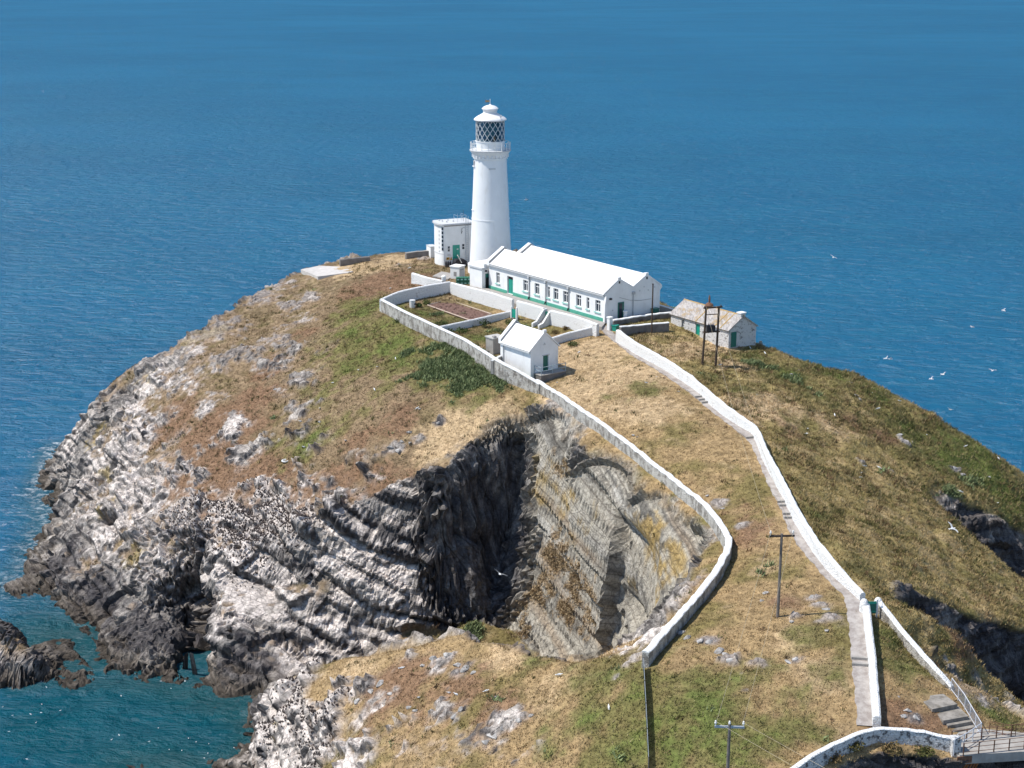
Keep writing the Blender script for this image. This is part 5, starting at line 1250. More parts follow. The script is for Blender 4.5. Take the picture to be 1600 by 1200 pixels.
# ------------------------------------------------------------------ stepped path
PS = resample([tuple(q) for q in PATH_W], .3); PS = smooth_pts(PS, 6)
arc_s = [0.0]
for a, b in zip(PS[:-1], PS[1:]): arc_s.append(arc_s[-1] + math.hypot(a[0] - b[0], a[1] - b[1]))
def s_of(px, py):
    q = hit(px, py); return arc_s[min(range(len(PS)), key=lambda i: (PS[i][0] - q[0]) ** 2 + (PS[i][1] - q[1]) ** 2)]
steps_s = sorted(s_of(*q) for q in ((1097, 622), (1102, 626.5), (1106, 631), (1178, 687), (1225, 788), (1228, 793), (1234, 806.5), (1237, 812), (1341, 1032), (1342, 1043)))
def lift(s):
    nxt = [k for k in steps_s if k >= s]
    prv = [k for k in steps_s if k < s]
    if not nxt: return 0.0
    run = nxt[0] - (prv[-1] if prv else nxt[0] - 4); run = min(run, 4.0)
    return .20 * max(0.0, 1 - (nxt[0] - s) / run)
rows = []
def path_w(s): return .46 + .16 * min(1.0, max(0.0, (s - 20) / 60))
SS = sorted(set(arc_s) | {k + e for k in steps_s for e in (-.004, .004)})
def at_s(s):
    i = max(0, min(len(arc_s) - 2, int(np.searchsorted(arc_s, s)) - 1)); t = (s - arc_s[i]) / max(1e-6, arc_s[i + 1] - arc_s[i])
    p = tuple(PS[i][k] + (PS[i + 1][k] - PS[i][k]) * t for k in range(3))
    a, b = PS[max(i - 2, 0)], PS[min(i + 3, len(PS) - 1)]; d = math.hypot(b[0] - a[0], b[1] - a[1])
    return p, (-(b[1] - a[1]) / d, (b[0] - a[0]) / d)
for s in SS:
    p, nrm = at_s(s); w = path_w(s)
    z = ground(p[0], p[1]) + .10 + lift(s)
    e = .06 * math.sin(s * 2.1) + .04 * math.sin(s * 5.3)
    l_, r_ = (p[0] - nrm[0] * (w + e), p[1] - nrm[1] * (w + e)), (p[0] + nrm[0] * (w + .3), p[1] + nrm[1] * (w + .3))
    rows.append([(*l_, z - .6), (*l_, z), (*r_, z), (*r_, z - .6)])
vs = [v for r in rows for v in r]; fs = [(i * 4 + j, i * 4 + 4 + j, i * 4 + 5 + j, i * 4 + 1 + j) for i in range(len(rows) - 1) for j in range(3)]
g = G('worn_path_concrete'); p = g.pos()
n1 = g.noise(p, 1.1, 7, .65); n2 = g.noise(p, 6, 4, .7); n3 = g.noise(p, 2.6, 5, .7)
c = g.mix(g.mapr(n1, .35, .65), (.27, .235, .215), (.42, .385, .355))
c = g.mix(g.mapr(n2, .60, .72, 0, .6), c, (.62, .60, .57))
c = g.mix(g.mapr(n3, .62, .72, 0, .6), c, (.16, .13, .07))
M_PATH = g.bsdf(c, .92, .15, g.bump(g.math('ADD', n2, n1), .4, .05))
path = obj('path', vs, [f[::-1] for f in fs], M_PATH, kind='structure')
for k in steps_s:
    p, nrm = at_s(k); w = path_w(k); dx, dy = nrm[1], -nrm[0]
    z = ground(p[0], p[1]) + .10
    cn = [(p[0] + nrm[0] * a * w + dx * b, p[1] + nrm[1] * a * w + dy * b) for a, b in ((-1.0, -.26), (1.15, -.26), (1.15, .03), (-1.0, .03))]
    MB().hexa([(x, y, z - .1) for x, y in cn], [(x, y, z + .225) for x, y in cn]).build('step', M_CONC, path)

# ------------------------------------------------------------------ lower walls, gate, landing, railings, bridge
wall('path_wall', 'rounded white wall running straight down beside the lower path', 'wall', [q + (1.05,) for q in gpx([(1351, 958), (1354, 985), (1357, 1015), (1361, 1050), (1364, 1090), (1367, 1138)])], 1.05, .62, M_WALLRUB if False else M_WALLW, None, off=.1, rough=.05)
wall('boundary_wall', 'weathered white stone wall slanting from the green gate to the railing', 'wall', [q + (h_,) for q, h_ in zip(gpx([(1371, 958), (1400, 992), (1440, 1038), (1466, 1064), (1487, 1080)]), (1.3, 1.1, 1.0, .9, .5))], 1, .5, M_WALLOLD, M_WALLW, .12, .02, rough=.05)
wall('bridge_wall', 'patchy white rubble wall curving below the path foot to the bridge pillar', 'wall', BW, 1.2, .42, M_WALLRUB, M_WALLW, .10, .02, rough=.05, sink=.9)
q = W(1493, 1152, 24.7); q = (q[0], q[1], 22.8)
MB().box(-.35, .35, -.35, .35, -2.0, 1.75).box(-.4, .4, -.4, .4, 1.75, 1.9).build('bridge_pillar', M_WALLRUB, None, loc=q, rz=.2, label='square rubble pillar ending the wall at the bridge', category='pillar')
q = hit(1359, 961)
gt = thing('path_gate', 'solid green gate between two white walls where the path forks', 'gate', q, math.radians(6))
MB().box(-.52, .52, -.05, .05, .1, 1.25).build('panel', M_DKGREEN, gt)
for z_ in (.25, 1.05): MB().box(-.55, .55, -.09, -.052, z_, z_ + .12).build('ledge', M_GREEN, gt)
for x_ in (-.62, .62): MB().box(x_ - .07, x_ + .07, -.08, .08, -.5, 1.45).build('post', M_WALLW, gt)
for q_, lb in ((hit(1371, 957), 'rounded white pillar on the right of the green path gate'), (hit(1349, 960), 'rounded white pillar on the left of the green path gate')):
    MB().lathe([(.42, -.6), (.40, .9), (.34, 1.2), (.2, 1.42), (.02, 1.48)], 12).build('gate_pillar', M_WALLW, None, True, loc=q_, label=lb, category='pillar')
# landing steps towards the bridge
ld = [((1433, 1089), (1474, 1084), (1496, 1100), (1457, 1108), 24.75), ((1459, 1110), (1497, 1103), (1513, 1119), (1474, 1126), 24.35), ((1476, 1127), (1514, 1120), (1519, 1127), (1481, 1134), 24.05), ((1482, 1135), (1519, 1128), (1523, 1136), (1487, 1144), 23.75)]
M_STEPC = plain('weathered_step_concrete', (.25, .23, .205), .92, .15, .3, 1.8, bump=.4, dirt=(.12, .10, .07), dirt_amt=.7)
c0_ = W(1480, 1115, 24.3); lnd = thing('landing_steps', 'weathered concrete landing slabs stepping down to the footbridge', 'steps', c0_)
for a, b, c_, d_, z_ in ld:
    qs = [W(*p_, z_) for p_ in (a, b, c_, d_)]
    mid = [(qs[2][i] + qs[3][i]) / 2 - (qs[0][i] + qs[1][i]) / 2 for i in range(3)]
    MB().hexa([(p_[0] - c0_[0], p_[1] - c0_[1], z_ - c0_[2] - 1.0) for p_ in qs], [(p_[0] - c0_[0], p_[1] - c0_[1], z_ - c0_[2]) for p_ in qs]).build('step', M_STEPC, lnd)
sheet('bridge_landing', [W(*q, 23.62) for q in ((1486, 1146), (1523, 1137), (1548, 1140), (1620, 1146), (1640, 1172), (1500, 1180))], .8, M_CONC, kind='structure')
def railing(name, label, pts, h, mat, n_post, rails=(1.0, .55), bal=0, r=.035):
    root = thing(name, label, 'railing', pts[0]); o = Vector(pts[0])
    P = [Vector(q) - o for q in pts]
    ln = [0]
    for a, b in zip(P[:-1], P[1:]): ln.append(ln[-1] + (b - a).length)
    def at(t):
        s = t * ln[-1]
        for i in range(len(P) - 1):
            if s <= ln[i + 1] + 1e-6: return P[i].lerp(P[i + 1], (s - ln[i]) / max(1e-6, ln[i + 1] - ln[i]))
        return P[-1]
    for k in range(n_post):
        q = at(k / (n_post - 1)); MB().tube([q + Vector((0, 0, -.25)), q + Vector((0, 0, h))], r * 1.25, 5).build('post', mat, root)
    for f_ in rails: MB().tube([q + Vector((0, 0, h * f_)) for q in P], r, 5).build('rail', mat, root)
    b0 = None
    for k in range(bal):
        q = at((k + .5) / bal)
        if b0 is None:
            b0 = MB().tube([(0, 0, .08), (0, 0, h)], .018, 4).build('baluster', mat, root); b = b0
        else: b = b0.copy(); COL.objects.link(b); b.parent = root
        b.location = q
    return root
M_RAILG = plain('pale_grey_rail', (.52, .54, .58), .5, .4, .08, 4)
railing('handrail', 'pale metal railing with close bars continuing the slanting wall', [W(1486, 1079, 24.35), W(1505, 1104, 23.95), W(1532, 1150, 23.45)], 1.15, M_RAILG, 6, (1.0, .12), 40, .04)
railing('handrail', 'white topped handrail crossing in front of the landing steps', [W(1532, 1150, 23.62), W(1512, 1164, 23.62), W(1490, 1176, 23.62)], 1.15, M_RAILG, 4, (1.0, .5), 0, .04)
bq0, bq1 = W(1498, 1181, 23.5), W(1600, 1172, 23.4)
L, ang = frame(bq0, bq1); L = 27.0
bridge = thing('footbridge', 'narrow footbridge with rusty iron railings leaving the island landing', 'bridge', (bq0[0], bq0[1], 23.45), ang)
MB().box(0, L, -.1, 1.9, -.28, 0).build('deck', M_CONC, bridge)
for y_ in (-.16, 1.92): MB().box(-.2, L, y_ - .05, y_ + .05, -.55, .06).build('girder', M_RUST, bridge)
for side, y_ in ((0, -.14), (1, 1.9)):
    b0 = None
    for k in range(int(L / 1.3)):
        if b0 is None:
            b0 = MB().box(-.035, .035, -.035, .035, -.1, 1.2).build('post', M_RUST, bridge); b = b0
        else: b = b0.copy(); COL.objects.link(b); b.parent = bridge
        b.location = (.3 + 1.3 * k, y_, 0)
    for h_ in (.4, .8, 1.18): MB().tube([(.3, y_, h_), (L - .3, y_, h_)], .026, 5).build('rail', M_RUST, bridge)
for k in range(7):
    MB().tube([(.4 + .22 * k, -.1, -.4), (-.5 + .35 * k, .5, -2.1 - .12 * (k % 3))], .08, 5).build('strut', plain('orange_rust', (.30, .12, .05), .9, .2, .25, 4) if k == 0 else bpy.data.materials['orange_rust'], bridge)
railing('handrail', 'rusty bar railing at the seaward edge of the bridge landing', [W(1545, 1147, 23.5), W(1575, 1152, 23.5), W(1625, 1152, 23.4)], 1.1, M_RUST, 5, (1.0, .6, .25), 0, .025)

# ------------------------------------------------------------------ poles and cables
def ztop(b, py):
    lo, hi = b[2], b[2] + 30
    for _ in range(40):
        m_ = (lo + hi) / 2
        if proj(b[0], b[1], m_)[1] > py: lo = m_
        else: hi = m_
    return lo - b[2]
def tpole(name, label, b, h, arm, mat, rz, ins_x, arm_mat):
    t = thing(name, label, 'pole', b, rz)
    MB().tube([(0, 0, -.6), (0, 0, h * .5), (0, 0, h)], .15, 8, .11).build('shaft', mat, t)
    MB().box(-arm / 2, arm / 2, -.07, .07, h - .28, h - .12).build('crossarm', arm_mat, t)
    for x_ in ins_x:
        MB().lathe([(.03, h - .12), (.03, h + .02), (.09, h + .05), (.10, h + .15), (.06, h + .2), (.08, h + .26), (.02, h + .32)], 8, x_, 0).build('insulator', M_CERAMIC, t, True)
    return t
bB = hit(1215, 965); hB = ztop(bB, 834)
tpole('electricity_pole', 'timber electricity pole with crossarm standing in the dry grass field', bB, hB, 2.3, M_WOODG, .05, (-1.0, 1.0), M_WOOD)
tpA = W(1140, 1132, 28.2); bA = (tpA[0], tpA[1], ground(tpA[0], tpA[1])); hA = 28.2 - bA[2]
tpole('electricity_pole', 'grey electricity pole with three white insulators above the green turf', bA, hA, 2.25, M_WOODG, -.06, (-1.05, 0, 1.05), M_STEEL)
h0, h1 = hit(1097, 571), hit(1118, 571)
Lh, ah = frame(h0, h1); hp_ = thing('transformer_pole', 'twin legged timber transformer pole standing before the stone cottage', 'pole', h0, ah)
ht = ztop(h0, 480)
for k, (xa, xb) in enumerate(((0, .3), (Lh, Lh + .18))):
    MB().tube([(xa, 0, -.6), ((xa + xb) / 2 + .03, 0, ht / 2), (xb, 0, ht)], .17, 8, .14).build('leg', M_WOOD, hp_)
MB().box(-.05, Lh + .65, -.1, .1, ht - .22, ht - .02).build('crossarm', M_WOOD, hp_)
MB().box(.25, Lh + .2, -.06, .06, ht * .86, ht * .86 + .1).build('brace', M_WOOD, hp_)
zp_ = ztop(h0, 519)
MB().box(.0, Lh + .35, -.3, .25, zp_ - .08, zp_ + .04).build('platform', M_WOOD, hp_)
tf = MB().box(.55, 1.55, -.35, .35, zp_ + .04, zp_ + .85).build('transformer', M_BLACK, hp_)
MB().box(.65, 1.45, -.43, -.352, zp_ + .12, zp_ + .75).build('cooling_fins', M_BLACK, tf)
for x_ in (.75, 1.05, 1.35): MB().lathe([(.06, zp_ + .85), (.09, zp_ + .95), (.05, zp_ + 1.05), (.03, zp_ + 1.2)], 6, x_, 0).build('bushing', M_RUST, tf)
for x_ in (.1, 1.0, Lh + .45): MB().lathe([(.08, ht - .02), (.1, ht + .1), (.04, ht + .2)], 6, x_, 0).build('insulator', M_WOOD, hp_)
b1 = hit(1018, 523); tp_ = thing('service_pole', 'slim dark service pole rising before the house gable', 'pole', b1)
hh1 = ztop(b1, 444); MB().tube([(0, 0, -.5), (0.03, 0, hh1)], .11, 8, .09).build('shaft', M_WOOD, tp_); MB().box(-.13, .13, -.13, .13, hh1, hh1 + .06).build('cap', M_WOOD, tp_)
def cable(label, a, b, sag, group='overhead cables'):
    n_ = 24; pts = []
    for k in range(n_ + 1):
        t = k / n_; pts.append((a[0] + (b[0] - a[0]) * t, a[1] + (b[1] - a[1]) * t, a[2] + (b[2] - a[2]) * t - sag * 4 * t * (1 - t)))
    tag(MB().tube(pts, .012, 4).build('cable', M_WIRE), label, 'cable', group)
def armpt(b, h, rz, x): return (b[0] + math.cos(rz) * x, b[1] + math.sin(rz) * x, b[2] + h + .2)
for x_ in (-1.0, 1.0):
    sd = 'left' if x_ < 0 else 'right'
    cable(f'pale overhead cable from the {sd} arm of the field pole to the transformer pole', armpt(bB, hB, .05, x_), (h0[0] + math.cos(ah) * (Lh / 2 + x_ * .7), h0[1] + math.sin(ah) * (Lh / 2 + x_ * .7), h0[2] + ht + .1), .9)
    cable(f'pale cable joining the {sd} arms of the field pole and three insulator pole', armpt(bB, hB, .05, x_), armpt(bA, hA, -.06, x_), .25)
    cable(f'pale cable leaving the {sd} arm of the three insulator pole towards the mainland', armpt(bA, hA, -.06, x_), (34 + x_, 62, 38), .5)

# net fence running down from the end of the long wall
g = G('dark_green_netting'); p = g.pos()
nt = g.n('TexChecker', {'Vector': p, 'Scale': 18.0}, out=1)
di = g.n('BsdfDiffuse', {'Color': (.035, .065, .055, 1)}); tr = g.n('BsdfTransparent')
mx = g.n('MixShader', {0: g.math('MULTIPLY_ADD', nt, .2, .55), 1: tr, 2: di}); g.t.links.new(mx, g.out.inputs[0])
M_NET = g.m
nf_pts = [hit(1005, 1048), hit(1007, 1085), hit(1009, 1120), hit(1011, 1160), hit(1013, 1205)]
nf = thing('net_fence', 'dark green net fence dropping down the turf from the wall end', 'fence', nf_pts[0]); o_ = Vector(nf_pts[0])
for a in nf_pts: MB().tube([Vector(a) - o_ + Vector((0, 0, -.3)), Vector(a) - o_ + Vector((0, 0, 1.3))], .04, 5).build('post', M_WOODG, nf)
for a, b in zip(nf_pts[:-1], nf_pts[1:]):
    a, b = Vector(a) - o_, Vector(b) - o_; MB().hexa([a + Vector((.0, 0, -.1)), a + Vector((.02, 0, -.1)), b + Vector((.02, 0, -.1)), b + Vector((0, 0, -.1))], [a + Vector((0, 0, 1.2)), a + Vector((.02, 0, 1.2)), b + Vector((.02, 0, 1.2)), b + Vector((0, 0, 1.2))]).build('net_panel', M_NET, nf)
MB().tube([Vector(a) - o_ + Vector((0, 0, 1.2)) for a in nf_pts], .02, 4).build('top_wire', M_STEEL, nf)

# ------------------------------------------------------------------ boulders and slabs lying on the ground
def rock_mesh(name, sx_, sy_, sz_, seed, mat):
    bm = bmesh.new(); bmesh.ops.create_icosphere(bm, subdivisions=2, radius=1.0)
    vs = np.array([v.co[:] for v in bm.verts]); r = random.Random(seed)
    planes = [Vector((r.uniform(-1, 1), r.uniform(-1, 1), r.uniform(-.3, 1))).normalized() for _ in range(11)]
    cut = [r.uniform(.38, .72) for _ in planes]
    for v in bm.verts:
        for pl, ct in zip(planes, cut):
            d = v.co.dot(pl) - ct
            if d > 0: v.co -= pl * d
        v.co *= 1 + r.uniform(-.07, .07)
        v.co.x *= sx_; v.co.y *= sy_; v.co.z *= sz_
    me = bpy.data.meshes.new(name); bm.to_mesh(me); bm.free(); me.materials.append(mat); return me
M_STONE = plain('pale_lichened_stone', (.34, .325, .31), .92, .15, .45, 2.6, bump=.5, dirt=(.20, .19, .18), dirt_amt=.7)
RM = [rock_mesh('boulder', 1, .7, .45, k, M_STONE) for k in range(6)]
def boulder(px, py, size, label, group, flat=1.0):
    q = hit(px, py); o = bpy.data.objects.new('boulder', RNG.choice(RM)); COL.objects.link(o)
    o.location = (q[0], q[1], q[2] + size * .08); o.rotation_euler = (RNG.uniform(-.25, .25), RNG.uniform(-.25, .25), RNG.uniform(0, 6.28)); o.scale = (size, size, size * flat)
    tag(o, label, 'boulder', group)
for px, py, s in ((1108, 1006, .7), (1125, 1018, .8), (1143, 1034, .7), (1066, 990, .6), (1074, 998, .55), (1095, 1003, .6), (1150, 1025, .45), (1135, 1024, .5)):
    boulder(px, py, s, 'grey boulder in the line of rocks running from the long wall into the field', 'rocks below the long wall')
for px, py, s in ((1118, 786, .6), (1130, 795, .5), (1160, 820, .55), (1166, 824, .45), (1105, 775, .35)):
    boulder(px, py, s, 'flat grey stone set in the dry field between wall and path', 'stones in the dry field', .45)
for px, py, s in ((1268, 935, .6), (1280, 943, .7), (1292, 953, .6), (1303, 962, .55), (1245, 963, .45), (1238, 972, .4), (1190, 940, .45), (1196, 927, .4), (1232, 1034, .5), (1244, 1030, .55), (1182, 1036, .4), (1292, 985, .4)):
    boulder(px, py, s, 'pale stone in the outcrop beside the lower path near the field pole', 'stones beside the lower path', .5)
for px, py, s in ((1490, 733, .9), (1500, 742, .8), (1475, 712, .5), (1499, 730, .45), (1474, 705, .4), (1556, 742, .4), (1560, 738, .35), (1404, 681, .7), (1412, 690, .8), (1337, 618, .5), (1343, 624, .45), (1236, 585, .5), (1545, 745, .35)):
    boulder(px, py, s, 'pale angular rock on the green seaward slope beyond the path', 'rocks on the seaward slope', .7)
for px, py, s in ((1300, 573, 1.4), (1316, 575, 1.5), (1330, 577, 1.2), (1308, 570, .9), (1346, 581, .6)):
    boulder(px, py, s, 'weathered rock on the skyline at the end of the low grey wall', 'skyline rocks', .55)
for px, py, s in ((686, 661, .55), (641, 693, .6), (622, 706, .8), (610, 700, .6), (655, 690, .6), (640, 676, .5), (628, 690, .45), (560, 702, .35), (556, 786, .5), (500, 660, .4), (486, 745, .4), (610, 764, .7), (625, 758, .5), (588, 806, .5), (655, 640, .3), (450, 780, .4)):
    boulder(px, py, s, 'crumbling grey rock in the brown turf above the dark cliff', 'rocks in the brown turf')
for px, py, s in ((845, 600, .55), (858, 606, .45), (838, 594, .35), (990, 680, .45), (996, 683, .35), (1010, 590, .3), (1025, 590, .45), (1060, 612, .3), (870, 598, .3)):
    boulder(px, py, s, 'small pale stone in the dry grass near the little store', 'stones near the little store', .6)
for px, py, s in ((680, 1030, .8), (700, 1026, .9), (715, 1040, .7), (728, 1046, .8), (740, 1052, .5), (660, 1042, .5), (595, 1070, .8), (580, 1082, .7), (610, 1085, .5), (775, 1090, .4), (785, 1140, .9), (800, 1130, .8), (815, 1126, .7), (770, 1152, .9), (760, 1160, .6), (640, 1106, .5), (650, 1112, .5), (710, 1120, .6), (720, 1110, .5), (545, 1060, .6), (560, 1095, .7), (830, 1120, .5)):
    boulder(px, py, s, 'splintered pale rock breaking through the turf of the near promontory', 'rocks on the promontory')
for px, py, s in ((1418, 1112, .5), (1428, 1122, .6), (1410, 1120, .5), (1432, 1118, .4), (1404, 1090, .35)):
    boulder(px, py, s, 'broken stone in the worn triangle between path wall and landing', 'stones in the triangle')
q = hit(446, 722)
rg = [(.42 * math.cos(2 * math.pi * k / 16), .42 * math.sin(2 * math.pi * k / 16), .12) for k in range(17)]
tag(MB().tube(rg, .13, 6).build('marker_ring', M_CERAMIC, None, loc=q), 'white ring lying on the green patch of the headland', 'ring')

# ------------------------------------------------------------------ gulls
M_GULLW = plain('white_plumage', (.80, .80, .79), .8, .2, .04, 3)
M_GULLG = plain('grey_wing_plumage', (.48, .50, .52), .8, .2, .05, 3)
M_BEAK = plain('yellow_beak', (.55, .36, .05), .5, .3, .05, 3)
def gull_body(m, tilt=0.0):
    prof = [(-.30, .015), (-.24, .05), (-.12, .09), (.0, .105), (.1, .095), (.18, .06), (.22, .05), (.27, .055), (.31, .04), (.34, .012)]
    n_ = 8; vs = []
    for x_, r_ in prof:
        zo = (.05 if x_ > .2 else 0) + tilt * x_
        vs += [(x_, r_ * math.cos(2 * math.pi * k / n_), zo + r_ * .9 * math.sin(2 * math.pi * k / n_)) for k in range(n_)]
    fs = [(i * n_ + k, i * n_ + (k + 1) % n_, (i + 1) * n_ + (k + 1) % n_, (i + 1) * n_ + k) for i in range(len(prof) - 1) for k in range(n_)]
    return m.add(vs, fs + [tuple(range(n_))[::-1], tuple(range(len(vs) - n_, len(vs)))])
def wing(s, lift):
    pts = [(.10, .06, .04), (.16, .36, .04 + lift * .8), (.04, .70, .04 + lift), (-.04, .72, .04 + lift), (.0, .38, .03 + lift * .8), (-.10, .06, .03)]
    lo = [(x_, s * y_, z_) for x_, y_, z_ in pts]; hi = [(x_, s * y_, z_ + .02) for x_, y_, z_ in pts]
    return MB().hexa(lo, hi)
def make_gull(label, group, flying):
    t = thing('gull', label, 'gull', (0, 0, 0), 0, group)
    gull_body(MB(), 0 if flying else .25).build('body', M_GULLW, t, True)
    MB().tube([(.33, 0, .05 if flying else .13), (.40, 0, .04 if flying else .11)], .014, 5, .004).build('beak', M_BEAK, t)
    MB().prism([(-.28, -.02), (-.42, -.09), (-.42, .09), (-.28, .02)], -.01 if flying else -.09, .01 if flying else -.07, 2).build('tail', M_GULLW, t)
    if flying:
        for s in (-1, 1): wing(s, .13).build('wing', M_GULLG, t)
    else:
        for s in (-1, 1): MB().hexa([(.14, s * .085, .02), (-.05, s * .11, .0), (-.34, s * .05, -.06), (-.1, s * .08, -.05)], [(.12, s * .075, .1), (-.05, s * .09, .09), (-.33, s * .035, -.03), (-.1, s * .10, -.03)]).build('wing', M_GULLG, t)
    return t
fl = [(1568, 485, 228), (1519, 511, 222), (1551, 579, 205), (1473, 585, 210), (1455, 592, 210), (1384, 560, 218), (1391, 561, 216), (822, 312, 250), (1302, 402, 240), (1485, 640, 196)]
base = make_gull('white gull gliding over the open blue sea', 'gulls over the sea', True)
for k, (px, py, yy) in enumerate(fl):
    d = ray(px, py); t_ = yy / d[1]; loc = (d[0] * t_, d[1] * t_, CAM_H + d[2] * t_)
    o = base if k == 0 else dup(base, loc)
    o.location = loc; o.rotation_euler = (RNG.uniform(-.5, .5), RNG.uniform(-.15, .15), RNG.uniform(0, 6.28)); o.scale = (.85,) * 3
gc = make_gull('white gull flying low across the dark cliff recess', 'gulls over the cliff', True)
d = ray(781, 897); gc.location = (d[0] * 165 / d[1], 165, CAM_H + d[2] * 165 / d[1]); gc.rotation_euler = (.6, .2, 1.9); gc.scale = (1.3,) * 3
gc = make_gull('white gull flying along the rocky gully of the seaward slope', 'gulls over the cliff', True)
d = ray(1488, 826); gc.location = (d[0] * 164 / d[1], 164, CAM_H + d[2] * 164 / d[1]); gc.rotation_euler = (.4, .1, .5); gc.scale = (1.3,) * 3
base = make_gull('white gull standing on the turf of the headland', 'gulls resting on the turf', False)
turf_g = [(1228, 545), (1363, 616), (1372, 640), (1405, 628), (1448, 681), (1475, 660), (1509, 699), (1552, 690), (1560, 718), (1400, 700), (1350, 730), (1345, 742), (1262, 672), (1260, 680), (1373, 732), (1344, 748), (1330, 600), (1420, 610), (1304, 650), (1500, 770), (1558, 788), (1540, 700), (1180, 620),
          (874, 1057), (951, 1108), (655, 1093), (702, 1085), (713, 1088), (760, 1082), (628, 1046), (1125, 572), (560, 580), (520, 600), (590, 575), (500, 640), (470, 660), (540, 690), (475, 700), (430, 610), (585, 610), (652, 640), (700, 570), (618, 562), (1010, 600), (905, 552), (1172, 545), (1195, 553), (640, 420), (610, 452)]
for k, (px, py) in enumerate(turf_g):
    q = hit(px, py, .16); o = base if k == 0 else dup(base, q)
    o.location = q; o.rotation_euler = (0, 0, RNG.uniform(0, 6.28)); o.scale = (RNG.uniform(.75, .95),) * 3
base = make_gull('white gull perched on the low skyline wall beyond the cottage', 'gulls on the skyline wall', False)
for k, (px, py) in enumerate(((1230, 553), (1246, 558), (1262, 562), (1267, 564), (1271, 565), (1324, 573))):
    q = hit(px, py); q = (q[0], q[1], q[2] + .92); o = base if k == 0 else dup(base, q)
    o.location = q; o.rotation_euler = (0, 0, RNG.uniform(0, 6.28))
flt = MB(); gull_body(flt, .1)
fm = flt.build('gull', M_GULLW, None, True)
tag(fm, 'small white gull floating on the dark teal bay water', 'gull', 'gulls floating in the bay')
wz = [(110, 638), (163, 645), (230, 655), (258, 688), (600, 590), (950, 695), (895, 655), (1028, 655), (673, 737), (200, 885), (232, 783), (335, 818), (170, 838), (15, 798), (228, 830), (620, 980), (662, 955), (830, 990), (1047, 972), (1090, 992), (1160, 1003), (1155, 1055), (1135, 1082), (1300, 1025), (940, 1035), (150, 1088), (50, 935), (1010, 1040), (70, 845), (1345, 1050), (880, 915)]
for k, (a, b) in enumerate(wz):
    q = W(a / 3.556, 880 + b / 3.556, .03); o = fm if k == 0 else fm.copy()
    if k: COL.objects.link(o)
    o.location = q; o.rotation_euler = (0, 0, RNG.uniform(0, 6.28)); o.scale = (RNG.uniform(.36, .5),) * 3

# ------------------------------------------------------------------ vegetation: tussocks over all the turf, leafy scrub, cliff plants, the bird ledges
RS = np.random.RandomState(5)
q4 = TP[TF]                                   # quads (n, 4, 3)
cen = q4.mean(1)
fnv = np.cross(q4[:, 2] - q4[:, 0], q4[:, 3] - q4[:, 1]); area = np.linalg.norm(fnv, axis=1) / 2; fnv /= (np.linalg.norm(fnv, axis=1, keepdims=True) + 1e-9)
vd = np.array([0, 0, CAM_H]) - cen; dist = np.linalg.norm(vd, axis=1); vd /= dist[:, None]
fu = 800 + FPX * cen[:, 0] / (cen[:, 1] * CP - (cen[:, 2] - CAM_H) * SP)
fv = 600 - FPX * (cen[:, 1] * SP + (cen[:, 2] - CAM_H) * CP) / (cen[:, 1] * CP - (cen[:, 2] - CAM_H) * SP)
vis = (fu > -120) & (fu < 1720) & (fv > 300) & (fv < 1320) & ((fnv * vd).sum(1) > -.25) & (cen[:, 2] > 1.0)
def in_rect(A, ang, L, D, pad=.25):
    dx, dy = cen[:, 0] - A[0], cen[:, 1] - A[1]; u = dx * math.cos(ang) + dy * math.sin(ang); v = -dx * math.sin(ang) + dy * math.cos(ang)
    return (u > -pad) & (u < L + pad) & (v > -pad) & (v < D + pad)
A, B = W(764, 450, 34), W(945, 503, 34); L_, an_ = frame(A, B); ban = in_rect((A[0] + 2.6 * math.sin(an_), A[1] - 2.6 * math.cos(an_)), an_, L_, 13.0, .3)
A, B = W(782, 570, 31.8), W(829, 592, 31.3); L_, an_ = frame(A, B); ban |= in_rect(A, an_, L_ + 1.5, 4.6)
A, B = W(1048, 510, 33), W(1138, 545, 32.3); L_, an_ = frame(A, B); ban |= in_rect(A, an_, L_, 5.0)
ban |= in_rect((FA[0] - 1, FA[1]), 0, 7, 6) | (np.hypot(cen[:, 0] - TX, cen[:, 1] - TY) < 4) | in_rect(PA, -.3, 4, 6)
bx_, by_ = [p[0] for p in bq], [p[1] for p in bq]
ban |= polydist(cen[:, 0], cen[:, 1], [((bq[0][0] + bq[3][0]) / 2, (bq[0][1] + bq[3][1]) / 2), ((bq[1][0] + bq[2][0]) / 2, (bq[1][1] + bq[2][1]) / 2)]) < 1.3
ban |= polydist(cen[:, 0], cen[:, 1], [tuple(p) for p in PS[::4]]) < 1.0
ban |= np.minimum(polydist(cen[:, 0], cen[:, 1], PWALL_W), polydist(cen[:, 0], cen[:, 1], LONG_W)) < .45
for (a, b, c_, d_, z_) in ld: ban |= np.hypot(cen[:, 0] - (W(*a, z_)[0] + W(*c_, z_)[0]) / 2, cen[:, 1] - (W(*a, z_)[1] + W(*c_, z_)[1]) / 2) < 1.3
ban |= (cen[:, 1] < 114.5) & (cen[:, 0] > 36.5) & (cen[:, 2] > 22)
pad_c = W(512, 423, 32.6); ban |= (np.abs(cen[:, 0] - pad_c[0]) < 4.2) & (np.abs(cen[:, 1] - pad_c[1]) < 4.5)
fR = R[TF].mean(1); fcol = TURF[TF].mean(1); fright = rightside[TF].mean(1); fdeep = DEEP[TF].mean(1); fgreen = greenb[TF].mean(1)
def scatter(weight, n):
    p_ = weight / weight.sum(); f_ = RS.choice(len(p_), n, p=p_)
    a, b = RS.rand(n, 1), RS.rand(n, 1); Q = q4[f_]
    return f_, (Q[:, 0] * (1 - a) + Q[:, 1] * a) * (1 - b) + (Q[:, 3] * (1 - a) + Q[:, 2] * a) * b
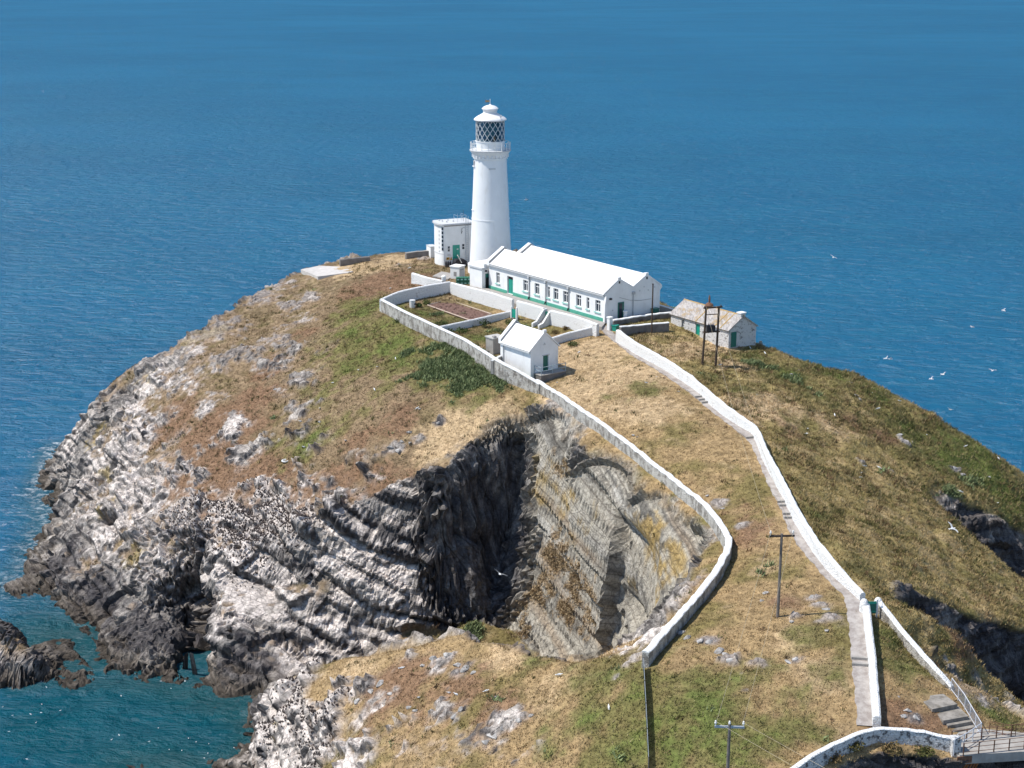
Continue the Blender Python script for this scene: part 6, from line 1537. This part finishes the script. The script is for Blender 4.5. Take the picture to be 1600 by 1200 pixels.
def blades(P, H_, Wd, K, lean, colr, name, mat, spread=.12, **props):
    n_ = len(P); P = np.repeat(P, K, 0); H_ = np.repeat(H_, K) * RS.uniform(.6, 1.25, n_ * K); Wd = np.repeat(Wd, K); colr = np.repeat(colr, K, 0) * RS.uniform(.88, 1.14, (n_ * K, 1))
    az = RS.uniform(0, 2 * np.pi, n_ * K); off = RS.normal(0, spread, (n_ * K, 2)); la = RS.uniform(0, 2 * np.pi, n_ * K); lm = RS.uniform(.1, lean, n_ * K)
    b = P.copy(); b[:, :2] += off; b[:, 2] -= .05
    w = np.stack([np.cos(az), np.sin(az), np.zeros_like(az)], 1) * (Wd / 2)[:, None]
    tip = b + np.stack([np.cos(la) * lm * H_ + .25 * H_, np.sin(la) * lm * H_ - .1 * H_, H_], 1)
    V = np.stack([b - w, b + w, tip], 1).reshape(-1, 3)
    return big_mesh(name, V, np.arange(len(V)).reshape(-1, 3), mat, {'Col': np.repeat(np.clip(colr, .01, .8), 3, 0)}, smooth=False, **props)
g = G('grass_blades'); M_BLADE = g.bsdf(g.attr('Col'), .85, .15)
turfw = np.where(vis & ~ban, area * np.clip(1 - fR, 0, 1) ** 2, 0) * (170 / dist) ** .8
nT = 150000
fi, PG = scatter(turfw, nT)
hgt = RS.uniform(.08, .20, nT) * (1 + .45 * fright[fi]) * (1 + .5 * np.clip(fgreen[fi], 0, 1))
cg = fcol[fi] * RS.uniform(.82, 1.25, (nT, 1)) * np.array([1.05, 1.03, 1.0]); cg = cg + (np.array([.42, .33, .19]) - cg) * (RS.rand(nT, 1) ** 4) * .8
grass = blades(PG, hgt, RS.uniform(.05, .12, nT) * (1 + .1 * fright[fi]), 4, .7, cg, 'grass', M_BLADE, .15, kind='stuff', label='dry golden and green tussock grass covering the headland', category='grass')
# bigger tussocks and heather cushions
nK = 7000
tw = np.where(vis & ~ban, area * np.clip(1 - fR, 0, 1) ** 2, 0) * (.12 + fright + .25 * leftm[TF].mean(1)) * np.clip(.4 + 1.2 * fbm(cen, 6, 2, 77), .03, 2)
fi, PG = scatter(tw, nK)
hue = RS.rand(nK, 1); cg = np.where(hue < .45, np.array([.095, .095, .035]), np.where(hue < .8, np.array([.27, .205, .105]), np.array([.14, .085, .05]))) * RS.uniform(.7, 1.35, (nK, 1))
blades(PG, RS.uniform(.22, .48, nK), RS.uniform(.06, .12, nK), 12, .9, cg, 'tussocks', M_BLADE, .20, kind='stuff', label='coarse tussocks and heather cushions dotted over the slopes', category='tussocks')
# leafy scrub where it is dark green
sw = np.where(vis & ~ban & (fdeep > .2), area * fdeep ** 1.5 * np.clip(1 - fR, 0, 1), 0)
nS = 5000
fi, PG = scatter(sw, nS)
cg = np.array([.15, .18, .085]) * RS.uniform(.6, 1.7, (nS, 1)) + RS.rand(nS, 1) ** 3 * np.array([.05, .06, .03])
scrub = blades(PG + np.array([0, 0, .08]), RS.uniform(.2, .5, nS), RS.uniform(.12, .24, nS), 6, 1.1, cg, 'scrub', M_BLADE, .22, kind='stuff', label='dark green leafy scrub below the garden wall and on the slopes', category='scrub')
# rusty plants rooted on the slab and ledges
fr_ = RUS[TF].mean(1) * slab[TF].mean(1)
fi, PG = scatter(np.where(vis, area * np.clip(fr_, 0, 1) ** 2, 0) + 1e-12, 1800)
cg = np.array([.34, .25, .145]) * RS.uniform(.6, 1.4, (1800, 1))
cliff_p = blades(PG + fnv[fi] * .05, RS.uniform(.12, .28, 1800), RS.uniform(.10, .17, 1800), 5, 1.2, cg, 'cliff_plants', M_BLADE, .16, kind='stuff', label='rusty dried plants rooted in the cracks of the tilted slab', category='cliff plants')
# seabirds crowding the whitened ledges
bw_ = blobs(cen, [(330, 790, 5, 1), (380, 800, 6, 1), (430, 800, 6, 1), (460, 810, 5, 1), (300, 810, 5, .8), (350, 830, 5, .9), (410, 830, 5, 1), (400, 870, 4, .6), (470, 1070, 4, .8), (500, 1120, 5, .8), (450, 1110, 5, .8), (490, 1170, 5, .7), (390, 900, 4, .4), (340, 640, 3, .3)])
bw_ = np.where(vis & (fR > .6), area * np.clip(bw_ - .25, 0, 1) * np.clip(fnv[:, 2] - .25, 0, 1), 0)
nB = 2600
fi, PG = scatter(bw_, nB)
yaw = RS.uniform(0, 6.28, nB); ca, sa = np.cos(yaw), np.sin(yaw)
oct_ = np.array([(.20, 0, .16), (0, .09, .18), (-.18, 0, .06), (0, -.09, .18), (.04, 0, .40), (0, 0, -.02)])
V = np.stack([oct_[None, :, 0] * ca[:, None] - oct_[None, :, 1] * sa[:, None], oct_[None, :, 0] * sa[:, None] + oct_[None, :, 1] * ca[:, None], np.repeat(oct_[None, :, 2], nB, 0)], 2) * RS.uniform(.6, .85, (nB, 1, 1)) + PG[:, None, :]
ft = np.array([(0, 1, 4), (1, 2, 4), (2, 3, 4), (3, 0, 4), (1, 0, 5), (2, 1, 5), (3, 2, 5), (0, 3, 5)])
Fb = (ft[None] + 6 * np.arange(nB)[:, None, None]).reshape(-1, 3)
big_mesh('seabird_colony', V.reshape(-1, 3), Fb, plain('dark_seabird_plumage', (.075, .06, .056), .8, .2, .3, 2), smooth=False, kind='stuff', label='dense colony of dark seabirds on the whitened cliff ledges', category='seabirds')

# garden and yard bushes
def bush(px, py, z, r, h, colr, label, n_=260):
    q = W(px, py, z) if z else hit(px, py)
    t = thing('bush', label, 'bush', q, 0, 'bushes about the garden')
    P = RS.normal(0, 1, (n_, 3)); P /= np.linalg.norm(P, axis=1, keepdims=True); P *= (RS.rand(n_, 1) ** .45); P *= np.array([r, r, h * .5]); P[:, 2] += h * .5
    P *= (1 + .25 * noise(P + np.array(q), .5, 3))[:, None]
    d1 = RS.normal(0, 1, (n_, 3)); d1 /= np.linalg.norm(d1, axis=1, keepdims=True); d2 = np.cross(d1, RS.normal(0, 1, (n_, 3))); d2 /= np.linalg.norm(d2, axis=1, keepdims=True)
    s_ = RS.uniform(.07, .15, (n_, 1)); V = np.stack([P - d1 * s_, P + d2 * s_ * .6, P + d1 * s_, P - d2 * s_ * .6], 1).reshape(-1, 3)
    cc = np.repeat(np.array(colr) * RS.uniform(.6, 1.6, (n_, 1)), 4, 0)
    o = big_mesh('foliage', V, np.arange(len(V)).reshape(-1, 4), M_BLADE, {'Col': cc}, smooth=False); o.parent = t
    MB().tube([(0, 0, -.2), (.03, .02, h * .4), (.0, .05, h * .7)], .05, 5, .02).build('stem', M_WOOD, t)
for a in ((757, 512, 32.4, .9, 1.3, (.035, .05, .018), 'dark rounded bush against the divider wall'), (722, 520, 32.4, 1.2, .7, (.07, .10, .03), 'low green bush in the overgrown plot beside the divider wall'),
          (800, 508, 32.4, 1.0, .9, (.075, .10, .03), 'green bush below the little terrace gate'), (770, 535, 32.2, 1.3, .8, (.07, .10, .03), 'broad green bush between divider wall and concrete tank'),
          (740, 545, 32.3, 1.2, .7, (.06, .09, .03), 'spreading green bush behind the streaked garden wall'), (700, 520, 32.4, .9, .6, (.07, .09, .03), 'low bush near the corner of divider and garden walls'),
          (667, 477, 32.5, .7, .9, (.10, .12, .04), 'yellow green weeds at the corner of the soil bed'), (655, 480, 32.6, .5, .6, (.06, .09, .03), 'dark green weeds beside the white water butt'),
          (885, 517, 32.8, .6, .7, (.14, .10, .05), 'brown dry weeds below the terrace wall near the steps'), (868, 522, 32.6, .6, .6, (.15, .11, .05), 'brown withered weeds beside the garden steps'),
          (895, 540, 32.6, .9, .5, (.10, .11, .045), 'grey green weeds outside the short garden wall'), (690, 508, 32.4, 1.3, .5, (.07, .095, .03), 'matted green weeds in the middle of the garden'),
          (1335, 1172, 24.0, .8, .8, (.10, .085, .03), 'olive bush at the foot of the bridge wall'), (1395, 1178, 23.6, .9, .8, (.12, .09, .04), 'brownish bush under the middle of the bridge wall'), (1445, 1180, 23.4, .8, .7, (.09, .09, .03), 'green bush hugging the rubble wall near the bridge pillar'), (1300, 1190, 23.6, .9, .8, (.13, .09, .04), 'rusty bush below the curve of the bridge wall')):
    bush(*a)
